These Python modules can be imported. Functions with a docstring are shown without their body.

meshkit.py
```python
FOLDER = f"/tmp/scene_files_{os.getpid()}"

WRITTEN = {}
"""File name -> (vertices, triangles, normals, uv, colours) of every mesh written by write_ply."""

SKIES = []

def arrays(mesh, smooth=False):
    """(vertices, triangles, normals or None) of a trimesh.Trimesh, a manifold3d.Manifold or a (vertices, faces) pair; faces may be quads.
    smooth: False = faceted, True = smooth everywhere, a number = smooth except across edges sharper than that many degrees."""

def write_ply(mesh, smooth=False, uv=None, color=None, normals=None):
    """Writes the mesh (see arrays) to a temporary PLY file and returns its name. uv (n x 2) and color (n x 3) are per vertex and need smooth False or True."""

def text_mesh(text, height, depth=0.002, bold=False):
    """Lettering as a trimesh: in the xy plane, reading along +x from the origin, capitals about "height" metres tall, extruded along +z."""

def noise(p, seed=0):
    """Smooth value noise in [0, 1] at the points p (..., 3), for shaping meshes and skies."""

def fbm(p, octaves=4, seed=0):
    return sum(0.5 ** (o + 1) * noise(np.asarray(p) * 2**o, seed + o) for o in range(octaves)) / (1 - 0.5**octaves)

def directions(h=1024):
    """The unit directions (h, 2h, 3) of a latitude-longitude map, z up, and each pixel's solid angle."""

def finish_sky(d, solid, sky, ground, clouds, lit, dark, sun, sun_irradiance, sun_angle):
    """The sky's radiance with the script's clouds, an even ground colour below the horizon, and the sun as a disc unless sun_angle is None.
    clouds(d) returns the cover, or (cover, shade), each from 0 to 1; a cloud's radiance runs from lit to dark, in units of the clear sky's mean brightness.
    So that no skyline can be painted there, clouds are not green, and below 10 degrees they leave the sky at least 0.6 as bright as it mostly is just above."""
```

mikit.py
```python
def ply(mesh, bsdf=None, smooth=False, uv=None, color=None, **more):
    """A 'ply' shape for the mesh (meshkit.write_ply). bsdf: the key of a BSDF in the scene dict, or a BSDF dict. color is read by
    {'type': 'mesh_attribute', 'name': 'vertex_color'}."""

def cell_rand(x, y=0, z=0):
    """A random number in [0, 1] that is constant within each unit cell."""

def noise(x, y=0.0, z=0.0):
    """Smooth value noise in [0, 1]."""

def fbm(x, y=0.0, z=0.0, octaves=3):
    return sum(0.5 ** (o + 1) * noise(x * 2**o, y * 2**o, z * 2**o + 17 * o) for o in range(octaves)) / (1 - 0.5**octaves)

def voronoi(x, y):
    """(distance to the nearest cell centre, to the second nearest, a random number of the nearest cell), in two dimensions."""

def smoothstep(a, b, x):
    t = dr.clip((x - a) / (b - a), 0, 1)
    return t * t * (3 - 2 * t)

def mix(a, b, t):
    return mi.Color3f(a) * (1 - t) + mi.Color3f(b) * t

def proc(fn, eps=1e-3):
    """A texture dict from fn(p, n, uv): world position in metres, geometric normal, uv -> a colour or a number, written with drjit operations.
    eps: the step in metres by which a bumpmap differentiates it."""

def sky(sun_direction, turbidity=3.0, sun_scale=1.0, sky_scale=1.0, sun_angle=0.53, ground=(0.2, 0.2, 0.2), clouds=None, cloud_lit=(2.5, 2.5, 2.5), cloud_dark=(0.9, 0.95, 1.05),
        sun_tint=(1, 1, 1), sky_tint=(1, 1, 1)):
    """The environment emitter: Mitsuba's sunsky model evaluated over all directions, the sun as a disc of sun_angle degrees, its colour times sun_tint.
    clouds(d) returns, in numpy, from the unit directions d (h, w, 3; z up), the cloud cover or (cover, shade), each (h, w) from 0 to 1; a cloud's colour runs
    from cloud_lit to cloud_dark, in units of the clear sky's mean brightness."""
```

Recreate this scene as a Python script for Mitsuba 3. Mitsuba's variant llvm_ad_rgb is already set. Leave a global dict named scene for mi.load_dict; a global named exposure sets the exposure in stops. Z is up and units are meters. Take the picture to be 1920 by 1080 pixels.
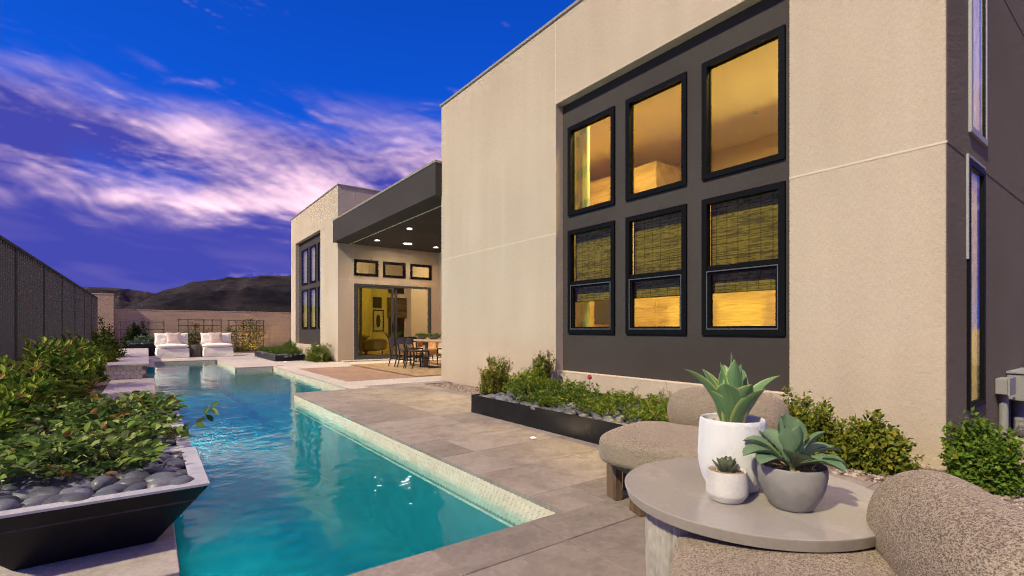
import math, random
import numpy as np, trimesh, drjit as dr, mitsuba as mi, mikit, meshkit
from shapely.geometry import box as SBox, Polygon
from shapely.ops import unary_union
from mikit import noise, fbm, voronoi, cell_rand, smoothstep, mix, proc
T = mi.ScalarTransform4f
rng = np.random.default_rng(7)
PI = math.pi
scene, labels, counts = {}, {}, {}

# ---------------------------------------------------------------- camera, sky, exposure
# world: +Y runs along the house away from the camera, +X towards the house, z up; deck at z = 0
H = 1.05
FX, FY = 0.59374, 0.80466                      # viewing direction (level camera, shifted lens)
scene['camera'] = {'type': 'perspective', 'fov': 2 * math.degrees(math.atan(960 / 927)), 'fov_axis': 'x', 'near_clip': 0.05, 'far_clip': 9000,
                   'principal_point_offset_x': 0.0, 'principal_point_offset_y': -(617 - 540) / 1080,
                   'to_world': T().look_at(origin=[0, 0, H], target=[FX, FY, H], up=[0, 0, 1])}
exposure = 1.6
SUN_AZ, SUN_EL = math.radians(-99), math.radians(41)


def cloud_field(d):
    x, y, z = d[..., 0], d[..., 1], np.clip(d[..., 2], -1, 1)
    el = np.degrees(np.arcsin(z))
    az = np.degrees(np.arctan2(x, y))
    hx = np.sqrt(x * x + y * y) + 1e-9
    sa, ca = x / hx, y / hx                                    # round the horizon, without a seam
    sst = lambda a, b, q: (lambda t: t * t * (3 - 2 * t))(np.clip((q - a) / (b - a), 0, 1))
    def N(fa, fe, seed, o=4, e=None):                          # fa: cycles per radian of bearing, fe: cycles per degree of height
        return meshkit.fbm(np.stack([sa * fa, ca * fa, (el if e is None else e) * fe + seed * 5.3], -1), o, seed)
    w1, w2 = N(5, 0.16, 3, 3) - 0.5, N(9, 0.3, 4, 3) - 0.5
    et = el + 7.0 * sa + 2.6 * w1 + 1.2 * w2                   # streaks sink slowly to the right
    big = N(4.5, 0.13, 11, 4)
    streak = N(7.0, 0.62, 5, 5, et)
    fine = N(24.0, 1.5, 8, 4, et + 0.8 * w2)
    rip = N(60.0, 2.2, 9, 3, et)
    top = el - 4.0 * (big - 0.5) + 2.5 * (streak - 0.5)
    deck = 1 - sst(18.2, 22.0, top)                            # the cloud layer ends below the open blue band
    feather = sst(0.44, 0.66, 0.5 * streak + 0.3 * fine + 0.2 * big + 0.25 * np.exp(-((az - 22) / 9) ** 2) - 0.06) * sst(14, 18, el) * (1 - sst(20, 25, el)) * 0.6
    wisp = sst(0.64, 0.80, 0.6 * N(9, 0.22, 21, 4) + 0.4 * fine) * sst(21, 24, el) * (1 - sst(34, 42, el)) * 0.5
    high = sst(37, 52, el) * sst(0.22, 0.48, big) * 0.95        # broken cloud added overhead, out of view, to neutralise the fill light
    gap = np.exp(-(((el - 13.5 + 2 * w1) / 1.6) ** 2)) * sst(0.50, 0.62, N(4, 0.1, 31, 3)) * 0.3
    cover = np.clip(np.maximum(deck * (0.95 - gap), feather) + wisp + high, 0, 1)
    bank = 1 - sst(8.6, 11.6, el + 3.6 * (big - 0.5) + 3.0 * (fine - 0.5) - 0.5 * rip)   # dark bank low over the hills
    G = lambda a, e, sa_, se: np.exp(-(((az - a) / sa_) ** 2 + ((el - e) / se) ** 2))
    near = np.exp(-(((az - 8) / 30) ** 2)) * (np.abs(az) < 120)      # the last light lies on this side of the sky
    band = np.exp(-((el - 12.6 - 1.5 * w1) / 1.2) ** 2) * sst(0.40, 0.60, N(6, 0.25, 15, 3)) * near
    light = 0.50 * G(3.5, 18.8, 3.0, 1.3) + 0.16 * G(7, 16.8, 8, 2.4) + 0.42 * G(15, 14.6, 5.0, 1.8) + 0.42 * band + 0.18 * G(-9, 21.3, 3, 0.7) + 0.22 * G(27, 19, 6, 3) + 0.10 * near
    shade = 0.92 + 0.50 * (0.5 - streak) + 0.62 * (0.5 - fine) + 0.30 * (0.5 - rip) + 0.35 * (0.5 - big) + 0.22 * np.exp(-((el - 18.3) / 1.8) ** 2)
    shade = 0.5 + 0.42 * np.tanh((shade - 0.5) / 0.42) + 0.06 - 1.05 * light + 0.30 * (0.5 - fine) + 0.25 * (0.5 - rip) * (el < 21)
    shade = shade + 0.30 * G(-7, 16.4, 7, 1.5) + 0.16 * G(0, 15.2, 10, 1.2) + 0.25 * G(24, 15.5, 5, 1.2)
    low = 1.0 + 0.22 * (0.5 - streak) + 0.25 * (0.5 - big) - 0.32 * sst(0.52, 0.74, fine) * np.exp(-((el - 5.0) / 1.0) ** 2) * sst(4, 9, az) * near
    shade = shade * (1 - bank) + low * bank
    shade = shade * (0.86 + 0.14 * deck) - 0.22 * sst(36, 50, el)
    shade = 0.5 + 0.5 * np.tanh(2.1 * (shade - 0.5)) / math.tanh(1.05)            # soft shoulder
    return cover * (1 - 0.22 * bank * (1 - sst(0.5, 4.0, el))), np.clip(shade, 0, 1)


scene['sky'] = mikit.sky([math.sin(SUN_AZ) * math.cos(SUN_EL), math.cos(SUN_AZ) * math.cos(SUN_EL), math.sin(SUN_EL)], turbidity=3,
                         sun_scale=1.16, sky_scale=1.05, sun_angle=2.2, sun_tint=(0.86, 0.94, 0.85), sky_tint=(0.035, 0.40, 1.6),
                         clouds=cloud_field, cloud_lit=(6.4, 4.2, 4.5), cloud_dark=(0.26, 0.26, 1.65), ground=(0.2, 0.18, 0.16))

# ---------------------------------------------------------------- helpers


def num(name):
    n = counts.get(name, 0)
    counts[name] = n + 1
    return name if n == 0 else f'{name}_{n:03d}'


def thing(name, label, cat, group=None, kind=None):
    k = num(name)
    labels[k] = {'label': label, 'category': cat}
    if group:
        labels[k]['group'] = group
    if kind:
        labels[k]['kind'] = kind
    return k


def struct(name, label, cat='ground', kind='structure'):
    k = num(name)
    labels[k] = {'label': label, 'category': cat, 'kind': kind}
    return k


def put(key, mesh, mat, smooth=False, color=None, **kw):
    scene[key] = mikit.ply(mesh, mat, smooth=smooth, color=color, **kw)
    return key


def part(parent, name, mesh, mat, smooth=False, label=None, kind=None, color=None, **kw):
    k = num(parent + '__' + name)
    put(k, mesh, mat, smooth, color, **kw)
    if label or kind:
        labels[k] = {}
        if label:
            labels[k]['label'] = label
        if kind:
            labels[k]['kind'] = kind
    return k


def again(parent, name, src, to_world, mat=None):
    """another piece of the same shape under PARENT"""
    k = num(parent + '__' + name)
    scene[k] = {**src, 'to_world': to_world}
    if mat:
        scene[k]['bsdf'] = {'type': 'ref', 'id': mat}
    return k


_CH = None


def box(x0, x1, y0, y1, z0, z1, b=0.0):
    """a box, its edges chamfered by b"""
    global _CH
    lo, hi = np.array([x0, y0, z0], float), np.array([x1, y1, z1], float)
    if b <= 0:
        m = trimesh.creation.box(extents=hi - lo)
        m.apply_translation((lo + hi) / 2)
        return m
    b = min(b, 0.45 * (hi - lo).min())
    sg = np.array([[i, j, k] for i in (-1, 1) for j in (-1, 1) for k in (-1, 1)], float)
    def verts(h, b):
        out = []
        for s in sg:
            for a in range(3):
                p = h - b
                p[a] = h[a]
                out.append(p * s)
        return np.array(out)
    if _CH is None:
        v = verts(np.ones(3), 0.2)
        hull = trimesh.convex.convex_hull(v)
        idx = [int(np.argmin(((v - p) ** 2).sum(1))) for p in hull.vertices]
        _CH = np.array(idx)[hull.faces]
    return trimesh.Trimesh(verts((hi - lo) / 2, b) + (lo + hi) / 2, _CH, process=False)


def cat(*ms):
    ms = [m for m in (ms[0] if len(ms) == 1 and isinstance(ms[0], list) else ms)]
    return trimesh.util.concatenate(ms)


def mv(m, x=0, y=0, z=0, rz=0, rx=0, ry=0, s=1):
    m = m.copy()
    if s != 1:
        m.apply_scale(s)
    for a, ax in ((rx, [1, 0, 0]), (ry, [0, 1, 0]), (rz, [0, 0, 1])):
        if a:
            m.apply_transform(trimesh.transformations.rotation_matrix(a, ax))
    m.apply_translation([x, y, z])
    return m


def extr(poly, h):
    geoms = getattr(poly, 'geoms', [poly])
    return cat([trimesh.creation.extrude_polygon(g, h, engine='earcut') for g in geoms if g.area > 1e-6])


def xwall(poly, x, t):
    """polygon in (y, z) extruded from x to x + t"""
    m = extr(poly, t)
    v = m.vertices
    return trimesh.Trimesh(np.stack([v[:, 2] + x, v[:, 0], v[:, 1]], 1), m.faces, process=False)


def ywall(poly, y, t):
    """polygon in (x, z) extruded from y to y + t"""
    m = extr(poly, t)
    v = m.vertices
    return trimesh.Trimesh(np.stack([v[:, 0], y + t - v[:, 2], v[:, 1]], 1), m.faces, process=False)


def flat(poly, z0, z1):
    m = extr(poly, z1 - z0)
    m.apply_translation([0, 0, z0])
    return m


def holes(outer, hs):
    p = SBox(*outer)
    for h in hs:
        p = p.difference(SBox(*h))
    return p


def ring(a0, a1, b0, b1, w):
    return SBox(a0, b0, a1, b1).difference(SBox(a0 + w, b0 + w, a1 - w, b1 - w))


def lathe(prof, n=48):
    """prof: [(r, z)...] from bottom to top"""
    p = np.array(prof, float)
    a = np.arange(n) * 2 * PI / n
    v = np.stack([p[:, None, 0] * np.cos(a), p[:, None, 0] * np.sin(a), np.broadcast_to(p[:, None, 1], (len(p), n))], -1).reshape(-1, 3)
    f = []
    for i in range(len(p) - 1):
        j = np.arange(n)
        k = (j + 1) % n
        f += [np.stack([i * n + j, i * n + k, (i + 1) * n + k], 1), np.stack([i * n + j, (i + 1) * n + k, (i + 1) * n + j], 1)]
    m = trimesh.Trimesh(v, np.vstack(f), process=True)
    m.update_faces(m.nondegenerate_faces())
    return m


def tube(pts, rad, n=6):
    p = np.asarray(pts, float)
    r = np.broadcast_to(np.asarray(rad, float), (len(p),))
    t = np.gradient(p, axis=0)
    t /= np.linalg.norm(t, axis=1, keepdims=True) + 1e-12
    ref = np.array([0.31, 0.17, 0.93]) if abs(t[0, 2]) < 0.9 else np.array([0.9, 0.2, 0.1])
    u = np.cross(t, ref)
    u /= np.linalg.norm(u, axis=1, keepdims=True) + 1e-12
    w = np.cross(t, u)
    a = np.arange(n) * 2 * PI / n
    v = (p[:, None] + r[:, None, None] * (u[:, None] * np.cos(a)[None, :, None] + w[:, None] * np.sin(a)[None, :, None])).reshape(-1, 3)
    f = []
    for i in range(len(p) - 1):
        j = np.arange(n)
        k = (j + 1) % n
        f += [np.stack([i * n + j, (i + 1) * n + k, i * n + k], 1), np.stack([i * n + j, (i + 1) * n + j, (i + 1) * n + k], 1)]
    f = np.vstack(f)
    c0, c1 = len(v), len(v) + 1
    v = np.vstack([v, p[0], p[-1]])
    j = np.arange(n)
    k = (j + 1) % n
    L = (len(p) - 1) * n
    f = np.vstack([f, np.stack([j * 0 + c0, j, k], 1), np.stack([j * 0 + c1, L + k, L + j], 1)])
    return trimesh.Trimesh(v, f[:, ::-1], process=False)


def sgp(x, p):
    return np.sign(x) * np.abs(x) ** p


def pad(a, b, h, npl=4.0, nz=3.0, nu=64, nv=28):
    """a cushion: superellipsoid of half sizes a, b, h"""
    u = np.linspace(-PI, PI, nu, endpoint=False)
    v = np.linspace(-PI / 2, PI / 2, nv)
    U, V = np.meshgrid(u, v)
    cv, sv = sgp(np.cos(V), 2 / nz), sgp(np.sin(V), 2 / nz)
    P = np.stack([a * cv * sgp(np.cos(U), 2 / npl), b * cv * sgp(np.sin(U), 2 / npl), h * sv], -1).reshape(-1, 3)
    f = []
    for i in range(nv - 1):
        j = np.arange(nu)
        k = (j + 1) % nu
        f += [np.stack([i * nu + j, i * nu + k, (i + 1) * nu + k], 1), np.stack([i * nu + j, (i + 1) * nu + k, (i + 1) * nu + j], 1)]
    m = trimesh.Trimesh(P, np.vstack(f), process=True)
    m.update_faces(m.nondegenerate_faces())
    return m


def lumpy(m, amp, freq, seed=0):
    v = m.vertices
    n = m.vertex_normals
    k = meshkit.fbm(v * freq + seed * 3.7, 3, seed) - 0.5
    return trimesh.Trimesh(v + n * (k * amp)[:, None], m.faces, process=False)


def pillow(w, h, t, n=20, seed=0):
    """a scatter cushion standing in the xz plane"""
    g = np.linspace(-1, 1, n)
    X, Z = np.meshgrid(g, g)
    pinch = 1 - 0.10 * (np.abs(X) ** 2) * (1 - Z ** 2) * 0 - 0.06
    th = t * np.sqrt(np.clip((1 - X ** 4) * (1 - Z ** 4), 0, 1)) * (0.9 + 0.2 * meshkit.noise(np.stack([X * 2, Z * 2, X * 0 + seed], -1)))
    kx, kz = 1 - 0.09 * (1 - Z ** 2), 1 - 0.09 * (1 - X ** 2)
    F = np.stack([X * w / 2 * kx, -th, Z * h / 2 * kz], -1).reshape(-1, 3)
    B = np.stack([X * w / 2 * kx, th, Z * h / 2 * kz], -1).reshape(-1, 3)
    f = []
    for i in range(n - 1):
        j = np.arange(n - 1)
        a, b_, c, d = i * n + j, i * n + j + 1, (i + 1) * n + j + 1, (i + 1) * n + j
        f += [np.stack([a, b_, c], 1), np.stack([a, c, d], 1)]
    f = np.vstack(f)
    m = trimesh.Trimesh(np.vstack([F, B]), np.vstack([f, f[:, ::-1] + len(F)]), process=False)
    m.merge_vertices()
    return m


def basis(ax, nrm):
    """rotation matrices (n,3,3) with columns (side, axis, normal)"""
    ax = ax / (np.linalg.norm(ax, axis=1, keepdims=True) + 1e-9)
    nrm = nrm - ax * (nrm * ax).sum(1, keepdims=True)
    nrm = nrm / (np.linalg.norm(nrm, axis=1, keepdims=True) + 1e-9)
    return np.stack([np.cross(ax, nrm), ax, nrm], 2)


def leaf_mesh(stations=5, fold=0.25, curl=0.12, wpos=0.45):
    """a leaf of unit length along +y and unit width, folded on its midrib, curling down"""
    s = np.linspace(0, 1, stations)
    v = []
    for t in s:
        w = 0.5 * (np.sin(PI * t ** (math.log(0.5) / math.log(wpos))) ** 0.8 if 0 < t < 1 else 0.0)
        z = -curl * t * t
        v += [[-w, t, z + fold * w], [0, t, z], [w, t, z + fold * w]]
    v = np.array(v)
    f = []
    for i in range(stations - 1):
        a = 3 * i
        f += [[a, a + 1, a + 4], [a, a + 4, a + 3], [a + 1, a + 2, a + 5], [a + 1, a + 5, a + 4]]
    f = [q for q in f if len({tuple(np.round(v[i], 6)) for i in q}) == 3]
    return v, np.array(f)


LEAF_L = leaf_mesh(6, 0.35, 0.18, 0.5)
LEAF_M = leaf_mesh(4, 0.35, 0.12, 0.45)
LEAF_S = (np.array([[0, 0, 0], [-0.5, 0.5, 0.12], [0, 1, -0.05], [0.5, 0.5, 0.12]]), np.array([[0, 2, 1], [0, 3, 2]]))


def leaves(P, ax, nrm, L, W, col, tpl=LEAF_S):
    """many leaves as one mesh: (mesh, colours)"""
    B = basis(ax, nrm)
    v = tpl[0][None] * np.stack([W, L, (L + W) / 2], 1)[:, None, :]
    v = np.einsum('nij,nkj->nki', B, v) + P[:, None]
    n, k = len(P), len(tpl[0])
    f = (tpl[1][None] + (np.arange(n) * k)[:, None, None]).reshape(-1, 3)
    return trimesh.Trimesh(v.reshape(-1, 3), f, process=False), np.repeat(col, k, 0)


def randdir(n, r=rng):
    d = r.normal(size=(n, 3))
    return d / np.linalg.norm(d, axis=1, keepdims=True)


def leafcol(n, a, b, r=rng, yellow=0.0, ycol=(0.35, 0.30, 0.03)):
    t = r.random((n, 1))
    c = np.array(a) * (1 - t) + np.array(b) * t
    c = c * r.uniform(0.75, 1.2, (n, 1))
    if yellow:
        k = r.random(n) < yellow
        c[k] = np.array(ycol) * r.uniform(0.6, 1.2, (k.sum(), 1))
    return c


# ---------------------------------------------------------------- materials


def tex(fn, eps=1e-3):
    return proc(fn, eps)


def rgb(*c):
    return {'type': 'rgb', 'value': list(c)}


def mat(key, color, rough=0.7, spec=0.4, bump=None, bscale=1.0, eps=2e-3, two=True, **kw):
    c = color if isinstance(color, dict) else rgb(*color)
    b = {'type': 'principled', 'base_color': c, 'roughness': rough, 'specular': spec, **kw}
    if bump is not None:
        b = {'type': 'bumpmap', 'tex': tex(bump, eps), 'scale': bscale, 'bsdf': b}
    scene[key] = {'type': 'twosided', 'bsdf': b} if two else b


def vary(base, k=0.15, f=3.0, tint=None, f2=14.0):
    t = tint or base
    def fn(p, n, uv):
        a = fbm(p.x * f, p.y * f, p.z * f, 4)
        b = noise(p.x * f2, p.y * f2, p.z * f2)
        return mix(base, t, smoothstep(0.3, 0.7, a)) * (1 - k + 2 * k * b)
    return tex(fn)


def sand(f=70.0):
    def fn(p, n, uv):
        return 0.7 * fbm(p.x * f, p.y * f, p.z * f, 3) + 0.3 * noise(p.x * f * 0.35, p.y * f * 0.35, p.z * f * 0.35)
    return fn


def stucco_color(p, n, uv):
    a = fbm(p.x * 0.5, p.y * 0.5, p.z * 0.5, 4)
    st = fbm(p.x * 5 + p.y * 5, 0.0, p.z * 0.35, 4)                                   # faint runs down the wall
    gr = noise(p.x * 110, p.y * 110, p.z * 110)
    dirt = smoothstep(0.45, 0.0, p.z + 0.3 * (fbm(p.x * 3, p.y * 3, 1.0, 3) - 0.5)) * 0.5
    c = mix((0.470, 0.380, 0.285), (0.535, 0.440, 0.338), smoothstep(0.25, 0.75, 0.65 * a + 0.35 * st)) * (0.90 + 0.20 * gr)
    return mix(c, mi.Color3f(0.36, 0.28, 0.20), dirt * 0.55)


mat('stucco_beige', tex(stucco_color), 0.9, 0.2, sand(60), 0.0065, 4e-3)
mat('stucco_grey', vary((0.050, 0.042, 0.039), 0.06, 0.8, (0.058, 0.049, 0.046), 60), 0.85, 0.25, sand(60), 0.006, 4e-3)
mat('stucco_shade', vary((0.132, 0.108, 0.080), 0.07, 0.8, (0.147, 0.121, 0.092), 60), 0.9, 0.2, sand(55), 0.009, 4e-3)  # side wall stucco, its shade put into a darker brown
mat('joint_pale', (0.62, 0.53, 0.43), 0.8)
mat('cap_metal', (0.30, 0.26, 0.21), 0.5)
mat('frame_black', (0.006, 0.0063, 0.007), 0.45, 0.10)
mat('frame_grey', (0.055, 0.058, 0.068), 0.4, 0.5)
mat('frame_mid', (0.10, 0.105, 0.115), 0.4, 0.3)
mat('frame_pale', (0.33, 0.33, 0.34), 0.45, 0.5)
mat('metal_black', vary((0.012, 0.012, 0.014), 0.25, 2.0, (0.016, 0.016, 0.018), 9), 0.42, 0.16)
mat('rim_pale', vary((0.36, 0.35, 0.35), 0.08, 3.0, (0.44, 0.43, 0.42), 30), 0.45, 0.5)
mat('fence_metal', (0.05, 0.042, 0.037), 0.75, 0.15)


def stone(base, alt, seed):
    def fn(p, n, uv):
        a = fbm(p.x * 2.3 + seed, p.y * 2.9, seed, 5)
        b = fbm(p.x * 9 + seed, p.y * 12 + a * 3, seed * 2, 4)
        c = fbm(p.x * 46, p.y * 40, seed, 3)
        vein = smoothstep(0.035, 0.0, dr.abs(b - 0.5)) * 0.10
        return mix(base, alt, smoothstep(0.18, 0.82, 0.5 * a + 0.5 * b)) * (0.84 + 0.32 * c + vein)
    return tex(fn)


def stone_bump(p, n, uv):
    return fbm(p.x * 30, p.y * 30, p.z * 30, 3)


TILES = []
for i, (a, b) in enumerate([((0.202, 0.162, 0.132), (0.315, 0.261, 0.216)), ((0.181, 0.147, 0.121), (0.285, 0.235, 0.195)), ((0.218, 0.178, 0.145), (0.329, 0.275, 0.230)),
                            ((0.172, 0.141, 0.116), (0.270, 0.226, 0.189))]):
    mat(f'tile_{i}', stone(a, b, 3.7 * i + 1), 0.55, 0.4, stone_bump, 0.0015)
    TILES.append(f'tile_{i}')
mat('tile_patio_lamplit', stone((0.27, 0.165, 0.115), (0.34, 0.215, 0.155), 21.0), 0.5, 0.4, stone_bump, 0.0015)  # warm lamplight is put into the tile colour
mat('coping_stone', stone((0.37, 0.32, 0.285), (0.45, 0.395, 0.355), 31.0), 0.55, 0.4, stone_bump, 0.0015)
mat('concrete_pale', stone((0.40, 0.35, 0.305), (0.47, 0.415, 0.365), 41.0), 0.7, 0.3, stone_bump, 0.002)
mat('grout', (0.21, 0.18, 0.16), 0.9)
mat('grout_dark', (0.22, 0.19, 0.165), 0.9)
mat('mosaic', vary((0.60, 0.53, 0.40), 0.10, 8, (0.67, 0.60, 0.47), 40), 0.5, 0.4)
mat('mosaic_beige', vary((0.70, 0.60, 0.47), 0.12, 8, (0.78, 0.68, 0.56), 40), 0.4, 0.4)
mat('plaster', vary((0.028, 0.175, 0.205), 0.14, 2.2, (0.045, 0.24, 0.265), 7), 0.8, 0.2)
mat('soil', vary((0.075, 0.055, 0.04), 0.3, 5, (0.11, 0.085, 0.065), 40), 0.95, 0.1)
mat('desert', vary((0.16, 0.125, 0.095), 0.2, 0.4, (0.20, 0.155, 0.12), 3), 0.95, 0.1)
mat('vc_stone', {'type': 'mesh_attribute', 'name': 'vertex_color'}, 0.85, 0.3)
mat('vc_bark', {'type': 'mesh_attribute', 'name': 'vertex_color'}, 0.85, 0.2)
PEB = []
for i, c in enumerate([(0.058, 0.063, 0.072), (0.085, 0.091, 0.10), (0.12, 0.124, 0.132), (0.07, 0.07, 0.073)]):
    mat(f'pebble_{i}', vary(c, 0.12, 12, tuple(1.35 * x for x in c), 60), 0.42, 0.5)
    PEB.append(f'pebble_{i}')


def hill_dusk_color(p, n, uv):
    a = fbm(p.x * 0.011, p.y * 0.011, p.z * 0.05, 5)
    b = fbm(p.x * 0.06, p.y * 0.06, p.z * 0.25, 4)
    rill = noise((p.x - 0.25 * p.y) * 0.05, p.z * 0.02)
    return mix((0.005, 0.0045, 0.006), (0.034, 0.027, 0.027), smoothstep(0.3, 0.7, 0.5 * a + 0.3 * b + 0.2 * rill))  # near-black tones carry the dusk dimness in the rock colour


mat('hill_rock_dusk', tex(hill_dusk_color), 0.95, 0.1)
mat('hill_far', tex(lambda p, n, uv: hill_dusk_color(p, n, uv) * 1.25), 0.95, 0.1)


def block_color(p, n, uv):
    a = fbm(p.x * 3, p.y * 3, p.z * 3, 4)
    b = noise(p.x * 90, p.y * 90, p.z * 90)
    return mix((0.50, 0.35, 0.22), (0.60, 0.43, 0.285), a) * (0.85 + 0.3 * b)


mat('block', tex(block_color), 0.9, 0.2, sand(80), 0.003)
mat('block_mortar', (0.30, 0.225, 0.16), 0.9)


def boucle(p, n, uv):
    f = 600.0
    a = noise(p.x * f, p.y * f, p.z * f)
    b = noise(p.x * f * 0.45 + 5, p.y * f * 0.45, p.z * f * 0.45)
    t = smoothstep(0.28, 0.72, 0.55 * a + 0.45 * b)
    big = fbm(p.x * 6, p.y * 6, p.z * 6, 2)
    return mix((0.120, 0.090, 0.064), (0.375, 0.305, 0.228), t) * (0.93 + 0.14 * big)


def boucle_bump(p, n, uv):
    f = 260.0
    return 0.6 * noise(p.x * f, p.y * f, p.z * f) + 0.4 * noise(p.x * f * 0.4, p.y * f * 0.4, p.z * f * 0.4)


mat('boucle', tex(boucle), 0.95, 0.15, boucle_bump, 0.004, 1e-3, sheen=0.3)


def grain(a, b, ax, f=18.0):
    def fn(p, n, uv):
        q = [p.x, p.y, p.z]
        w = [q[i] * (1.2 if i == ax else f) for i in range(3)]
        g = fbm(w[0], w[1], w[2], 4)
        h_ = noise(w[0] * 6, w[1] * 6, w[2] * 6)
        return mix(a, b, smoothstep(0.25, 0.75, 0.7 * g + 0.3 * h_))
    return tex(fn)


mat('wood_leg', grain((0.085, 0.052, 0.030), (0.15, 0.096, 0.058), 2, 30), 0.5, 0.4)
mat('wood_wall', grain((0.38, 0.26, 0.14), (0.54, 0.39, 0.23), 1, 7), 0.55, 0.3)
mat('wood_table', grain((0.30, 0.235, 0.17), (0.42, 0.34, 0.26), 1, 20), 0.5, 0.3)
mat('wood_dark', grain((0.018, 0.014, 0.012), (0.034, 0.027, 0.022), 2, 25), 0.4, 0.4)
mat('wood_stump', grain((0.06, 0.05, 0.044), (0.15, 0.13, 0.115), 2, 22), 0.6, 0.3)


def tabletop(p, n, uv):
    a = fbm(p.x * 4, p.y * 4, 0.3, 5)
    b = smoothstep(0.60, 0.72, fbm(p.x * 13, p.y * 10, 2.0, 4))
    c = noise(p.x * 160, p.y * 160, 1.0)
    return mix((0.275, 0.245, 0.208), (0.35, 0.315, 0.27), a) * (0.96 + 0.08 * c) + mi.Color3f(0.03, 0.028, 0.026) * b


mat('table_stone', tex(tabletop), tex(lambda p, n, uv: 0.13 + 0.12 * fbm(p.x * 9, p.y * 9, 0.0, 3)), 0.6)
mat('table_cast', vary((0.27, 0.245, 0.215), 0.15, 6, (0.38, 0.35, 0.315), 50), 0.8, 0.2)


def pit(f):
    def fn(p, n, uv):
        return fbm(p.x * f, p.y * f, p.z * f, 3)
    return fn


mat('pot_white', (0.66, 0.65, 0.64), 0.8, 0.3, pit(130), 0.0035, 2e-3)
mat('pot_small', vary((0.52, 0.49, 0.455), 0.05, 10, (0.58, 0.55, 0.515), 120), 0.8, 0.25)
mat('pot_grey', vary((0.20, 0.188, 0.178), 0.08, 8, (0.265, 0.25, 0.235), 60), 0.6, 0.35)
mat('slipcover', vary((0.84, 0.79, 0.70), 0.03, 3, (0.87, 0.83, 0.75), 80), 0.95, 0.1, lambda p, n, uv: fbm(p.x * 7, p.y * 7, p.z * 4, 3), 0.02, 4e-3)
mat('blush', vary((0.66, 0.50, 0.42), 0.04, 3, (0.70, 0.55, 0.47), 80), 0.95, 0.1)
mat('cream_cloth', (0.70, 0.64, 0.50), 0.95, 0.1)
scene['sheer_cloth'] = {'type': 'principledthin', 'base_color': rgb(0.78, 0.72, 0.58), 'roughness': 0.9, 'diff_trans': 1.0}


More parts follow.
